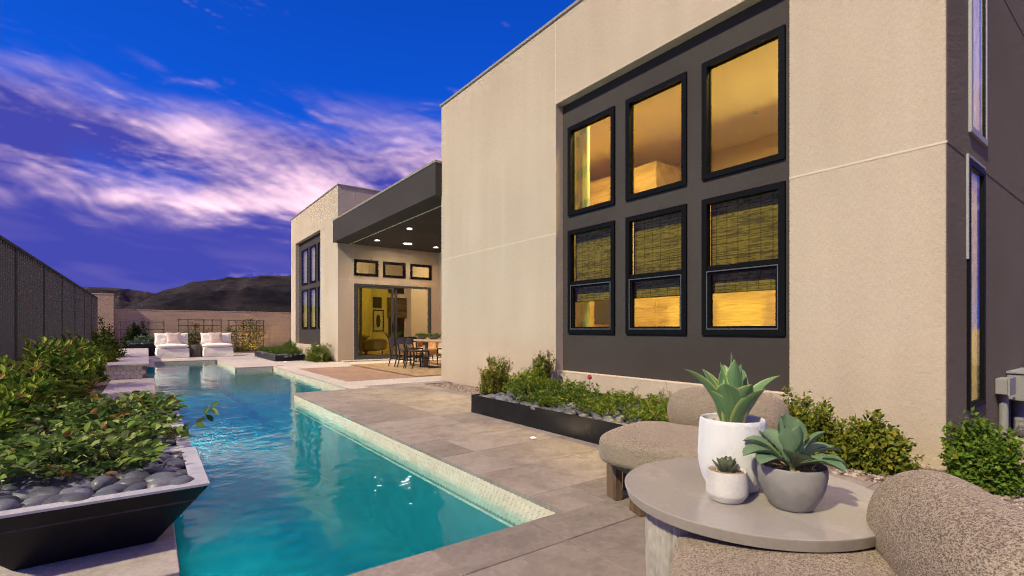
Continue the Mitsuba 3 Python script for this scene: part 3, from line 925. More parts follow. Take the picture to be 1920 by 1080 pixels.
# rooms
part(house, 'room_floor', box(5.17, 9.6, 1.23, 8.94, -0.03, 0.05), 'room_floor')
part(house, 'room_ceiling', box(5.17, 9.6, 1.23, 8.94, 4.72, 4.85), 'room_paint')
part(house, 'room_wall', box(9.5, 9.6, 1.23, 8.94, 0.05, 4.72), 'room_paint')
part(house, 'room_wall', box(5.172, 9.5, 8.6, 8.7, 0.05, 4.72), 'room_paint')
for i, y in enumerate(np.arange(2.4, 8.2, 1.18)):
    for j, z in enumerate(np.arange(0.05, 4.1 if y > 5.9 else 3.4, 0.28)):
        part(house, 'wall_plank', box(7.78, 7.80, y, y + 1.177, z, z + 0.278, 0.002), 'wood_wall')
part(house, 'room_wall', box(7.80, 7.9, 2.4, 5.93, 0.05, 3.41), 'wood_wall')
part(house, 'room_wall', box(7.80, 8.6, 5.93, 8.6, 0.05, 4.25), 'wood_wall')
part(house, 'room_wall', box(7.9, 9.5, 2.58, 2.62, 0.05, 4.7), 'room_paint')
for (x, y) in ((5.55, 2.75), (5.55, 4.4), (5.55, 6.4)):
    cl = part(house, 'room_light', mv(lathe([(0.08, 0), (0.105, -0.006), (0.11, 0.0), (0.11, 0.02)], 24), x, y, 4.71), 'white_paint')
    lamp(cl, 'lens', disc(x, y, 4.711, 0.085), WARM, 900)
sc = part(house, 'added_uplight', mv(lathe([(0.0, -0.16), (0.05, -0.16), (0.085, 0.0), (0.08, 0.0), (0.05, -0.02), (0.0, -0.02)], 24), 7.68, 3.3, 3.05), 'white_paint')  # uplight added out of sight to brighten the room ceiling
lamp(sc, 'lens', disc(7.68, 3.3, 3.035, 0.05, down=False), WARM, 220)
part(house, 'smoke_detector', mv(lathe([(0.0, -0.04), (0.05, -0.04), (0.065, -0.02), (0.07, 0.0)], 24), 8.29, 4.32, 4.72), 'white_paint')
lw = part(house, 'alcove', box(8.9, 9.0, 1.3, 2.58, 0.05, 4.72), 'room_white')
# far room behind the sliding door
part(house, 'room_floor', box(5.17, 10.5, 16.155, 22.24, -0.03, 0.055), 'room_floor')
part(house, 'room_ceiling', box(5.17, 10.5, 16.155, 22.24, 4.55, 4.7), 'room_white')
part(house, 'room_wall', box(10.4, 10.5, 16.155, 22.24, 0.055, 4.55), 'room_paint')
part(house, 'room_wall', ywall(holes((5.17, 0.055, 10.4, 4.55), [(8.72, 0.5, 9.54, 2.45), (8.72, 2.65, 9.54, 3.2)]), 21.2, 0.12), 'room_white')
part(house, 'room_wall', box(9.0, 9.12, 16.16, 19.4, 0.055, 4.55), 'room_paint')
for (x, y) in ((6.6, 17.6), (6.6, 19.8), (8.0, 18.0)):
    cl = part(house, 'room_light', mv(lathe([(0.09, 0), (0.115, -0.006), (0.12, 0.0), (0.12, 0.02)], 24), x, y, 4.54), 'white_paint')
    lamp(cl, 'lens', disc(x, y, 4.541, 0.095), (1.0, 0.74, 0.48), 120)


def curtain(name, x0, x1, y0, y1, z0, z1, m, label, folds=7, amp=0.035):
    """a hanging curtain between two plan points"""
    n_ = folds * 8 + 1
    t = np.linspace(0, 1, n_)
    d = np.array([x1 - x0, y1 - y0])
    nn = np.array([-d[1], d[0]]) / np.linalg.norm(d)
    w = np.sin(t * folds * 2 * PI) * amp * (1 + 0.3 * np.sin(t * 9))
    P = np.array([x0, y0]) + t[:, None] * d + w[:, None] * nn
    zs = [z0, (z0 + z1) / 2, z1]
    V = np.vstack([np.column_stack([P, np.full(n_, z)]) for z in zs])
    f = []
    for i in range(2):
        j = np.arange(n_ - 1)
        a = i * n_ + j
        f += [np.stack([a, a + 1, a + n_ + 1], 1), np.stack([a, a + n_ + 1, a + n_], 1)]
    k = thing(name, label, 'curtain')
    put(k, trimesh.Trimesh(V, np.vstack(f), process=False), m, smooth=True)


curtain('curtain', 5.32, 5.36, 5.25, 5.85, 0.06, 4.3, 'curtain_print', 'printed cream curtain hanging behind the far left windows of the near block')
curtain('curtain', 5.34, 5.38, 1.95, 2.40, 0.06, 4.3, 'curtain_print', 'printed cream curtain at the right edge of the near block windows', 5)
curtain('curtain', 5.54, 6.10, 1.095, 1.096, 2.71, 4.74, 'sheer_cloth', 'white curtain behind the upper narrow side window', 6, 0.008)
curtain('curtain', 5.485, 6.02, 1.095, 1.096, 0.39, 2.45, 'sheer_cloth', 'curtain glowing orange behind the lower narrow side window', 6, 0.008)
curtain('curtain', 7.2, 7.9, 20.9, 20.95, 0.06, 4.3, 'cream_cloth', 'long pale curtain seen through the closed glass of the patio door', 9)
curtain('curtain', 5.118, 5.12, 18.95, 21.3, 0.06, 4.4, 'sheer_cloth', 'cream curtain behind the left pair of far block windows', 14, 0.012)
curtain('curtain', 5.118, 5.12, 17.7, 18.9, 0.06, 4.4, 'sheer_cloth', 'cream curtain behind the right pair of far block windows', 8, 0.012)
for (a, b_), nm in zip(cols, ('leftmost', 'middle', 'rightmost')):     # woven shades hung inside the lower windows
    k = thing('woven_shade', f'dark woven bamboo shade half lowered in the {nm} lower window', 'window shade')
    ia, ib = a + 0.03, b_ - 0.03
    part(k, 'cloth', box(XP + 0.105, XP + 0.112, ia, ib, 1.47, 2.52), 'bamboo')
    part(k, 'fold', cat(box(XP + 0.09, XP + 0.127, ia, ib, 1.45, 1.56, 0.006), box(XP + 0.098, XP + 0.104, ia, ib, 1.5, 1.62)), 'bamboo')
    part(k, 'head_rail', box(XP + 0.09, XP + 0.13, ia, ib, 2.5, 2.54), 'bamboo')
k = thing('woven_shade', 'brown woven shade on the window at the back of the patio room', 'window shade')
part(k, 'cloth', box(8.66, 9.60, 21.16, 21.18, 1.62, 2.47), 'bamboo')
part(k, 'fold', box(8.66, 9.60, 21.14, 21.185, 1.55, 1.68, 0.008), 'bamboo')


def framed(x, y, z, w, h, axis, label):
    k = thing('framed_picture', label, 'picture')
    if axis == 'y':
        part(k, 'frame', ywall(ring(x, x + w, z, z + h, 0.04), y - 0.03, 0.03), 'frame_black')
        part(k, 'mat', ywall(SBox(x + 0.04, z + 0.04, x + w - 0.04, z + h - 0.04), y - 0.012, 0.01), 'paper')
        part(k, 'print', mv(pad(w * 0.2, 0.004, h * 0.3, 2.5, 2.5, 20, 10), x + w / 2, y - 0.014, z + h * 0.48), 'dark_panel')
    else:
        part(k, 'frame', xwall(ring(y, y + w, z, z + h, 0.04), x - 0.03, 0.03), 'frame_black')
        part(k, 'mat', xwall(SBox(y + 0.04, z + 0.04, y + w - 0.04, z + h - 0.04), x - 0.012, 0.01), 'paper')
        part(k, 'print', mv(pad(0.004, w * 0.2, h * 0.3, 2.5, 2.5, 20, 10), x - 0.014, y + w / 2, z + h * 0.45), 'dark_panel')


framed(8.0, 21.19, 0.95, 0.5, 0.95, 'y', 'framed drawing low on the back wall seen through the patio door')
k = thing('framed_picture', 'dark square picture above the framed drawing in the patio room', 'picture')
part(k, 'frame', ywall(ring(7.95, 8.4, 2.0, 2.46, 0.03), 21.16, 0.03), 'frame_black')
part(k, 'print', ywall(SBox(7.98, 2.03, 8.37, 2.43), 21.175, 0.01), 'dark_panel')
framed(8.89, 1.65, 0.9, 0.75, 1.1, 'x', 'framed picture on the pale wall seen in the rightmost lower window')
k = thing('framed_picture', 'small framed picture high in the rightmost lower window', 'picture')
part(k, 'frame', xwall(ring(1.7, 2.3, 2.2, 2.75, 0.04), 8.86, 0.03), 'white_paint')
part(k, 'print', xwall(SBox(1.74, 2.24, 2.26, 2.71), 8.872, 0.01), 'paper')
k = thing('light_switch', 'small cream light switch on the timber wall', 'switch')
part(k, 'plate', box(7.772, 7.779, 5.15, 5.25, 1.08, 1.22, 0.002), 'white_paint')
k = thing('television', 'black television on the timber wall in the leftmost window', 'television')
part(k, 'screen', box(7.72, 7.779, 6.6, 7.5, 1.15, 1.75, 0.01), 'dark_panel')
# furniture glimpsed in the patio room
k = thing('sofa', 'low olive sofa behind the closed glass of the patio door', 'sofa')
part(k, 'seat', mv(pad(0.42, 1.0, 0.14, 6, 4), 6.75, 18.6, 0.36), 'sofa_cloth', True)
part(k, 'backrest', mv(pad(0.14, 1.0, 0.26, 6, 4), 6.37, 18.6, 0.62), 'sofa_cloth', True)
part(k, 'arm', mv(pad(0.42, 0.12, 0.22, 6, 4), 6.75, 17.62, 0.48), 'sofa_cloth', True)
for (dx, dy) in ((-0.3, -0.9), (0.3, -0.9), (-0.3, 0.9), (0.3, 0.9)):
    part(k, 'leg', box(6.75 + dx - 0.02, 6.75 + dx + 0.02, 18.6 + dy - 0.02, 18.6 + dy + 0.02, 0.055, 0.24), 'wood_dark')
k = thing('console_table', 'dark console table in the room behind the patio door', 'table')
part(k, 'top', box(6.2, 7.5, 20.3, 20.75, 0.72, 0.76, 0.004), 'wood_dark')
for (dx, dy) in ((6.24, 20.34), (7.44, 20.34), (6.24, 20.7), (7.44, 20.7)):
    part(k, 'leg', box(dx - 0.02, dx + 0.02, dy - 0.02, dy + 0.02, 0.055, 0.72), 'wood_dark')

# ================================================================ FENCE, WALL, TRELLISES
FXX = -1.18
fence = thing('picket_fence', 'tall dark metal picket fence along the left side', 'fence')
mat('picket_metal', (0.10, 0.088, 0.08), 0.6, 0.25)
psrc = mikit.ply(box(-0.009, 0.009, -0.022, 0.022, 0.04, 1.93), 'picket_metal')
posts = np.arange(7.58 - 1.83, 19.1, 1.83)
for y in posts:
    part(fence, 'post', box(FXX - 0.035, FXX + 0.03, y - 0.032, y + 0.032, -0.05, 1.97, 0.004), 'fence_metal')
y = posts[0]
for p0, p1 in zip(posts[:-1], posts[1:]):
    for y in np.linspace(p0, p1, 17)[1:-1]:
        again(fence, 'picket', psrc, T().translate([FXX + 0.016, y, 0]))
part(fence, 'rail', box(FXX - 0.03, FXX + 0.035, posts[0], posts[-1], 1.931, 1.965, 0.003), 'fence_metal')
part(fence, 'rail', box(FXX - 0.012, FXX + 0.002, posts[0], posts[-1], 0.12, 0.155), 'fence_metal')

BY = 26.0
bw = thing('block_wall', 'tan concrete block garden wall across the far end', 'wall')
part(bw, 'mortar', box(-1.1, 7.2, BY + 0.006, BY + 0.19, -0.1, 1.80), 'block_mortar')
bs = mikit.ply(box(0.003, 0.402, 0, 0.2, 0.003, 0.200, 0.004), 'block')
bh = mikit.ply(box(0.003, 0.199, 0, 0.2, 0.003, 0.200, 0.004), 'block')
for r in range(9):
    z = r * 0.2035 - 0.0
    x = -1.1 - (0.2025 if r % 2 else 0)
    while x < 6.0:
        if x < -1.15:
            again(bw, 'block', bh, T().translate([-1.1, BY + rng.uniform(-.002, .002), z]))
        else:
            again(bw, 'block', bs, T().translate([x, BY + rng.uniform(-.002, .002), z]))
        x += 0.405
part(bw, 'cap', cat([box(x + 0.002, x + 0.403, BY - 0.008, BY + 0.2, 1.833, 1.868, 0.004) for x in np.arange(-1.1, 6, 0.405)]), 'block')
pw = thing('block_pillar', 'taller tan block pier standing at the left end of the garden wall', 'pillar')
part(pw, 'mortar', box(-1.9, -1.115, BY - 0.19, BY + 0.2, -0.1, 2.43), 'block_mortar')
for r in range(12):
    z = r * 0.2035
    for i, x in enumerate(np.arange(-1.905, -1.2, 0.405) if r % 2 == 0 else np.arange(-1.905, -1.2, 0.2025)):
        if r % 2 == 0:
            again(pw, 'block', bs, T().translate([x, BY - 0.2, z]))
        elif i % 2 == 1 and x < -1.4:
            again(pw, 'block', bs, T().translate([x, BY - 0.2, z]))
        elif i in (0, 3):
            again(pw, 'block', bh, T().translate([x, BY - 0.2, z]))
part(pw, 'cap', box(-1.91, -1.09, BY - 0.21, BY + 0.21, 2.443, 2.49, 0.005), 'block')
# the bed in front of the wall
bed = struct('garden_soil', 'dark soil bed in front of the far block wall', 'soil')
put(bed, flat(SBox(-1.15, 23.3, 4.86, 25.99).difference(SBox(0, 19, 4.26, 24.21)), -0.045, 0.01), 'soil')


def trellis(x0, x1, ztop, label, verts, rows, y=25.75):
    k = thing('trellis', label, 'trellis', None)
    for x in verts:
        part(k, 'upright', tube([[x, y, 0.0], [x + rng.uniform(-.02, .02), y, ztop + 0.03]], 0.018, 6), 'rebar')
    for z in rows:
        part(k, 'crossbar', tube([[x0 - 0.04, y - 0.02, z], [x1 + 0.04, y - 0.02, z]], 0.016, 6), 'rebar')
    return k


trellis(-0.9, 0.56, 1.36, 'rusty grid trellis on the block wall, left one of three, mostly hidden by shrubs', [-0.9, -0.45, 0.05, 0.56], [0.35, 0.7, 1.04, 1.35])
trellis(1.09, 2.69, 1.47, 'rusty grid trellis on the block wall behind the two white lounge seats', [1.09, 1.43, 2.02, 2.34, 2.69], [0.45, 0.82, 1.2, 1.46])
trellis(2.98, 4.42, 1.45, 'rusty grid trellis on the block wall right of the white lounge seats, with a vine', [2.98, 3.28, 3.57, 3.85, 4.13, 4.42], [0.38, 0.72, 0.95, 1.2, 1.44])

# ================================================================ FOLIAGE BUILDERS


def bush(name, label, catg, cx, cy, z0, rx, ry, h, nleaf, size, c0, c1, seed, yellow=0.05, shape='ball', stems=7, group=None, clump=2.6, ycol=(0.3, 0.26, 0.03), dens=0.48, waist=None):
    """a shrub: stems and a crown of leaves gathered in clumps with gaps between"""
    r = np.random.default_rng(seed)
    k = thing(name, label, catg, group)
    # shoots: leaf clumps hang on twigs that reach the outline
    nt = max(40, nleaf // 16)
    d = randdir(nt, r)
    d[:, 2] = np.abs(d[:, 2]) * 1.0 - 0.25
    lump = 0.52 + 0.92 * meshkit.fbm(d * clump + seed, 3, seed)
    rad = r.uniform(0.35, 1.0, nt) ** 0.5 * lump
    if shape == 'box':
        m = np.max(np.abs(d), axis=1, keepdims=True)
        d = d / m ** 0.7
    tip = np.stack([d[:, 0] * rx, d[:, 1] * ry, (d[:, 2] + 0.25) / 1.25 * h * 0.9 + 0.1 * h], 1) * rad[:, None]
    tip[:, 2] = np.clip(tip[:, 2], 0.02, None)
    if waist is not None:
        t = np.clip(tip[:, 2] / h, 0, 1)
        w = np.interp(t, [q[0] for q in waist], [q[1] for q in waist])
        tip[:, :2] *= w[:, None]
    per = nleaf // nt
    idx = np.repeat(np.arange(nt), per)
    out = tip / (np.linalg.norm(tip * [1, 1, 0.6], axis=1, keepdims=True) + 1e-6)
    out = out * [1, 1, 0.5] + [0, 0, 0.55]
    out /= np.linalg.norm(out, axis=1, keepdims=True)
    t = r.random(len(idx))
    cl = size * 3.2
    P = tip[idx] - out[idx] * (t * cl)[:, None] + r.normal(size=(len(idx), 3)) * size * 0.45
    P[:, 2] = np.maximum(P[:, 2], 0.01)
    ax = out[idx] * 0.6 + randdir(len(idx), r) * 0.9
    nr = out[idx] * 0.5 + randdir(len(idx), r) * 0.7 + [0, 0, 0.45]
    L = size * r.uniform(0.5, 1.2, len(idx)) * r.uniform(0.7, 1.45, nt)[idx]
    col = leafcol(len(idx), c0, c1, r, yellow, ycol) * r.uniform(0.75, 1.25, (nt, 1))[idx]
    m, c = leaves(P + [cx, cy, z0], ax, nr, L, L * 0.68, col, LEAF_S)
    part(k, 'foliage', m, 'leaf_vc', color=c, kind='stuff')
    tb, cb = [], []
    for i in range(stems):
        a = r.uniform(0, 2 * PI)
        b0 = np.array([cx + 0.15 * rx * math.cos(a), cy + 0.15 * ry * math.sin(a), z0 - 0.03])
        tt = tip[r.integers(nt)] * 0.85
        b1 = np.array([cx, cy, z0]) + tt
        mid = (b0 + b1) / 2 + r.normal(size=3) * 0.06 * h
        tb.append(tube([b0, mid, b1], [0.010 * h + 0.004, 0.006 * h + 0.003, 0.002], 5))
    tm = cat(tb)
    part(k, 'stem', tm, 'vc_bark', color=np.tile([0.19, 0.14, 0.09], (len(tm.vertices), 1)))
    return k


def pebbles(parent, x0, x1, y0, y1, z, size, seed, sag=0.0, keep=None, most=300):
    r = np.random.default_rng(seed)
    base = [mikit.ply(lumpy(trimesh.creation.icosphere(subdivisions=2), 0.28, 1.1, s), f'pebble_{s % 4}', smooth=True) for s in range(8)]
    pts = []
    for _ in range(9000):
        p = np.array([r.uniform(x0, x1), r.uniform(y0, y1)])
        if all((p[0] - q[0]) ** 2 + (p[1] - q[1]) ** 2 > (size * 0.82) ** 2 for q in pts):
            pts.append(p)
    for i, p in enumerate(pts[:most]):
        s = size * r.uniform(0.42, 0.68)
        again(parent, 'pebble', base[r.integers(8)], T().translate([float(p[0]), float(p[1]), float(z + r.uniform(-.25, .25) * size * 0.5)]).rotate([0, 0, 1], float(r.uniform(0, 360)))
              .rotate([1, 0, 0], float(r.uniform(-18, 18))).scale([s * r.uniform(0.95, 1.35), s * r.uniform(0.75, 1.0), s * r.uniform(0.55, 0.75)]))


def gravel(key, poly, z, size, dens, seed, cols=((0.30, 0.22, 0.165), (0.17, 0.125, 0.10), (0.40, 0.33, 0.27), (0.22, 0.15, 0.12))):
    r = np.random.default_rng(seed)
    x0, y0, x1, y1 = poly.bounds
    n_ = int((x1 - x0) * (y1 - y0) * dens)
    P = np.stack([r.uniform(x0, x1, n_), r.uniform(y0, y1, n_)], 1)
    P = P[shapely.contains_xy(poly, P[:, 0], P[:, 1])]
    n_ = len(P)
    b = trimesh.creation.icosahedron()
    v, f_ = b.vertices, b.faces
    S = size * r.uniform(0.35, 0.75, (n_, 1)) * r.uniform(0.6, 1.3, (n_, 3)) * [1, 1, 0.7]
    V = v[None] * S[:, None, :] * r.uniform(0.75, 1.2, (n_, len(v), 1))
    a = r.uniform(0, 2 * PI, n_)
    c, s = np.cos(a)[:, None], np.sin(a)[:, None]
    V = np.stack([V[..., 0] * c - V[..., 1] * s, V[..., 0] * s + V[..., 1] * c, V[..., 2]], -1)
    V += np.column_stack([P, z + r.uniform(-0.3, 0.5, n_) * size * 0.4])[:, None]
    F_ = (f_[None] + (np.arange(n_) * len(v))[:, None, None]).reshape(-1, 3)
    col = np.array(cols)[r.integers(len(cols), size=n_)] * r.uniform(0.7, 1.25, (n_, 1))
    put(key, trimesh.Trimesh(V.reshape(-1, 3), F_, process=False), 'vc_stone', color=np.repeat(col, len(v), 0))


gv = struct('gravel', 'brown crushed gravel bed along the foot of the house walls', 'gravel', 'stuff')
g_poly = unary_union([SBox(4.0, 0.2, 4.885, 2.5), SBox(4.26, 2.3, 4.885, 9.0), SBox(4.0, -0.9, 9.5, 1.04)])
gravel(gv, g_poly, -0.03, 0.034, 2100, 31)
gv2 = struct('gravel', 'pale gravel bed at the foot of the far block', 'gravel', 'stuff')
gravel(gv2, SBox(4.26, 16.0, 4.885, 24.0), -0.02, 0.05, 700, 32)
gb = struct('garden_soil', 'soil under the gravel at the house foot', 'soil')
put(gb, flat(g_poly.union(SBox(4.26, 16.0, 4.885, 24.2)), -0.06, -0.036), 'soil')
hb = struct('garden_soil', 'dark soil bed under the hedge along the picket fence', 'soil')
put(hb, flat(unary_union([SBox(-1.35, 2.2, -0.57, 24.0), SBox(-1.35, 2.2, 0.09, 2.63)]), -0.05, -0.012), 'soil')

# ---------------------------------------------------------------- square planters at the pool's left edge


def square_planter(cx, y0, label, size=0.92, base=0.50, h=0.305, rim=0.07, pts=None):
    k = thing('square_planter', label, 'planter', None)
    cy = y0 + size / 2
    def sq(s, z):
        return [[cx - s / 2, cy - s / 2, z], [cx + s / 2, cy - s / 2, z], [cx + s / 2, cy + s / 2, z], [cx - s / 2, cy + s / 2, z]]
    t = 0.012
    V = np.array(sq(base, 0.001) + sq(size, h - 0.012) + sq(size - 2 * t, h - 0.012) + sq(base - 2 * t, 0.02))
    f = [[0, 2, 1], [0, 3, 2]]
    for a, b_ in ((0, 4), (4, 8), (8, 12)):
        for i in range(4):
            j = (i + 1) % 4
            f += [[a + i, a + j, b_ + j], [a + i, b_ + j, b_ + i]]
    f += [[12, 13, 14], [12, 14, 15]]
    part(k, 'bowl', trimesh.Trimesh(V, f, process=False), 'metal_black')
    rp = SBox(cx - size / 2 - 0.004, cy - size / 2 - 0.004, cx + size / 2 + 0.004, cy + size / 2 + 0.004).difference(SBox(cx - size / 2 + rim, cy - size / 2 + rim, cx + size / 2 - rim, cy + size / 2 - rim))
    part(k, 'rim', flat(rp, h - 0.011, h), 'rim_pale', label='pale grey flat rim')
    part(k, 'soil', box(cx - size / 2 + 0.05, cx + size / 2 - 0.05, cy - size / 2 + 0.05, cy + size / 2 - 0.05, h - 0.09, h - 0.062), 'soil')
    return k


pl1 = square_planter(-0.22, 2.80, 'black flared square planter nearest the camera, full of dark river pebbles')
pebbles(pl1, -0.60, 0.16, 2.90, 3.62, 0.268, 0.105, 3)
pl2 = square_planter(-0.235, 3.745, 'black flared square planter, second along the pool edge')
pebbles(pl2, -0.60, 0.14, 3.85, 4.55, 0.262, 0.088, 4)
pl3 = square_planter(-0.235, 4.70, 'black flared square planter, third along the pool edge, overgrown')
pebbles(pl3, -0.60, 0.14, 4.80, 5.5, 0.262, 0.10, 5)


def creeper(label, x0, x1, y0, y1, z, nst, seed, nparts, over=0.0, size=0.062, dens=None):
    """low trailing plant: stems creeping over the pebbles with pairs of leaves"""
    r = np.random.default_rng(seed)
    k = thing('star_jasmine', label, 'plant')
    tb, L = [], []
    for i in range(nst):
        p = np.array([r.uniform(x0, x1), r.uniform(y0, y1), z])
        if dens is not None and r.random() > dens(p[0], p[1]):
            continue
        a = r.uniform(0, 2 * PI)
        up = r.uniform(0.3, 1.5)
        pts = [p.copy()]
        ln = r.integers(5, 10)
        for j in range(ln):
            a += r.normal() * 0.4
            p = p + np.array([math.cos(a), math.sin(a), 0]) * 0.036 + [0, 0, up * 0.034]
            up = up * 0.80 - 0.10
            p[2] = max(p[2], z + 0.005)
            if not (x0 - 0.08 < p[0] < x1 + over and y0 - 0.05 < p[1] < y1 + 0.1):
                break
            pts.append(p.copy())
            d = np.array([math.cos(a), math.sin(a), 0.2])
            for s in (-1, 1):
                side = np.array([-math.sin(a) * s, math.cos(a) * s, 0.35])
                L.append((p.copy(), side + d * 0.7 + r.normal(size=3) * 0.35, np.array([0, 0, 0.8]) + r.normal(size=3) * 0.6, size * r.uniform(0.55, 1.25)))
        if len(pts) > 2:
            tb.append(tube(pts, 0.0022, 4))
    if tb:
        m = cat(tb)
        part(k, 'stem', m, 'vc_bark', color=np.tile([0.13, 0.085, 0.05], (len(m.vertices), 1)), kind='stuff')
    place_leaves(k, L, 'jasmine', nparts, r, 0.52)
    return k


def place_leaves(k, L, kind, nparts, r, wr, tpl=LEAF_L):
    eye = np.array([0, 0, H])
    L.sort(key=lambda q: -q[3] / np.linalg.norm(q[0] - eye))
    src = mikit.ply(trimesh.Trimesh(tpl[0] * [wr, 1, 0.8], tpl[1], process=False), 'leaf_jasmine_0', smooth=True)
    wts = [0.34, 0.26, 0.16, 0.20, 0.04]
    for (P, ax, nr, s) in L[:nparts]:
        B = basis(ax[None], nr[None])[0] * s
        M = np.eye(4)
        M[:3, :3], M[:3, 3] = B, P
        again(k, 'leaf', src, T(M.tolist()), f'leaf_{kind}_{r.choice(5, p=wts)}')
    rest_ = L[nparts:]
    if rest_:
        P, ax, nr = (np.array([q[i] for q in rest_]) for i in range(3))
        s = np.array([q[3] for q in rest_])
        cs = np.array(LEAFC[kind])[r.choice(5, p=wts, size=len(s))]
        m, c = leaves(P, ax, nr, s, s * wr, cs * r.uniform(0.8, 1.2, (len(s), 1)), LEAF_M)
        part(k, 'foliage', m, 'leaf_vc', color=c, kind='stuff')


creeper('trailing green creeper spreading over the pebbles of the nearest black planter', -0.62, 0.02, 3.14, 3.66, 0.30, 54, 21, 240, 0.02, 0.066, lambda x, y: min(1.0, 0.12 + 0.9 * min(1, (y - 3.12) / 0.3)) * min(1.0, 0.3 + (0.06 - x) / 0.25))
creeper('trailing green creeper covering the second black planter', -0.64, 0.15, 3.76, 4.60, 0.30, 76, 22, 200, 0.04, 0.068)
creeper('bright green creeper mounded over the third black planter by the pool', -0.62, 0.16, 4.72, 5.55, 0.33, 115, 23, 80, 0.05, 0.075)
# one long shoot reaching over the water
r_ = np.random.default_rng(5)
k = thing('creeper_shoot', 'single leafy shoot reaching out over the pool water from the second planter', 'plant')
sp0 = np.array([[0.12, 4.12, 0.315], [0.20, 4.14, 0.34], [0.28, 4.17, 0.38], [0.34, 4.20, 0.43], [0.38, 4.24, 0.47]])
part(k, 'stem', tube(sp0, 0.0028, 5), 'vc_bark', color=np.tile([0.13, 0.085, 0.05], (len(tube(sp0, 0.0028, 5).vertices), 1)))
LL = []
for i in range(1, 5):
    for s in (-1, 1):
        LL.append((sp0[i], np.array([0.5, 0.3 * s, 0.5 * s + 0.15]) + r_.normal(size=3) * 0.2, np.array([-0.4, -0.6, 0.7]), 0.075))
place_leaves(k, LL, 'jasmine', 20, r_, 0.5)


def photinia(label, cx, cy, rx, ry, h, nst, seed, nparts, size=0.145):
    """upright hedge shrub: stems ending in whorls of long leaves"""
    r = np.random.default_rng(seed)
    k = thing('hedge_shrub', label, 'shrub', None)
    tb, L = [], []
    for i in range(nst):
        a, q = r.uniform(0, 2 * PI), math.sqrt(r.random())
        bx, by = cx + 0.35 * rx * q * math.cos(a), cy + 0.35 * ry * q * math.sin(a)
        hh = h * r.uniform(0.45, 1.0) * (1 - 0.35 * q ** 2)
        tx, ty = cx + rx * q * math.cos(a), cy + ry * q * math.sin(a)
        p0, p1 = np.array([bx, by, -0.02]), np.array([tx, ty, hh])
        mid = (p0 + p1) / 2 + [0, 0, 0.12 * hh] + r.normal(size=3) * 0.03
        tb.append(tube([p0, mid, p1], [0.006, 0.0045, 0.002], 5))
        dirn = (p1 - mid) / np.linalg.norm(p1 - mid)
        for j in range(13):
            t = (j / 12) ** 1.0
            p = mid + (p1 - mid) * (0.05 + 0.98 * t)
            b = j * 2.4 + r.uniform(0, 0.5)
            o = np.array([math.cos(b), math.sin(b), 0.0])
            upk = 0.25 + 1.1 * t
            ax = o + dirn * upk + r.normal(size=3) * 0.15
            nr = dirn * 1.0 - o * 0.6 * t + [0, 0, 0.3] + r.normal(size=3) * 0.15
            L.append((p, ax, nr, size * r.uniform(0.7, 1.15) * (1 - 0.25 * t)))
    m = cat(tb)
    part(k, 'stem', m, 'vc_bark', color=np.tile([0.16, 0.10, 0.06], (len(m.vertices), 1)), kind='stuff')
    place_leaves(k, L, 'photinia', nparts, r, 0.38)
    return k


photinia('bushy yellow green hedge shrub at the left edge of the picture, nearest in the row', -0.92, 4.55, 0.30, 0.50, 0.80, 42, 41, 260)
photinia('leafy hedge shrub, second along the picket fence', -0.90, 5.55, 0.34, 0.55, 0.90, 46, 42, 260)
photinia('leafy hedge shrub, third along the picket fence', -0.86, 6.75, 0.36, 0.60, 0.98, 52, 43, 120)
photinia('leafy hedge shrub, fourth along the picket fence', -0.84, 8.1, 0.36, 0.70, 1.0, 85, 44, 0)
photinia('leafy hedge shrub, fifth along the picket fence', -0.84, 9.7, 0.34, 0.75, 0.95, 80, 45, 0)
photinia('leafy hedge shrub, last of the row, beside the raised bench', -0.95, 11.6, 0.30, 0.75, 0.85, 70, 46, 0)
bush('round_shrub', 'dense round dark green shrub at the end of the hedge by the fence', 'shrub', -0.95, 16.8, 0.0, 0.52, 0.95, 1.42, 9000, 0.055, (0.035, 0.075, 0.014), (0.10, 0.145, 0.025), 51, 0.12, clump=3.0, ycol=(0.30, 0.22, 0.03))
bush('round_shrub', 'smaller yellow green shrub leaning against the raised bench', 'shrub', -0.80, 14.6, 0.0, 0.35, 0.8, 0.85, 5000, 0.05, (0.07, 0.11, 0.018), (0.14, 0.18, 0.03), 52, 0.10)

# ---------------------------------------------------------------- far end planting


def low_planter(label, x0, x1, y0, y1, h, seed, psize=0.09, mostp=300, wall=0.012):
    k = thing('low_planter', label, 'planter', None)
    part(k, 'sheet', flat(ring(x0, x1, y0, y1, wall), 0.001, h), 'metal_black')
    part(k, 'soil', box(x0 + wall, x1 - wall, y0 + wall, y1 - wall, 0.0, h - 0.05), 'soil')
    pebbles(k, x0 + 0.05, x1 - 0.05, y0 + 0.05, y1 - 0.05, h - 0.03, psize, seed, most=mostp)
    return k


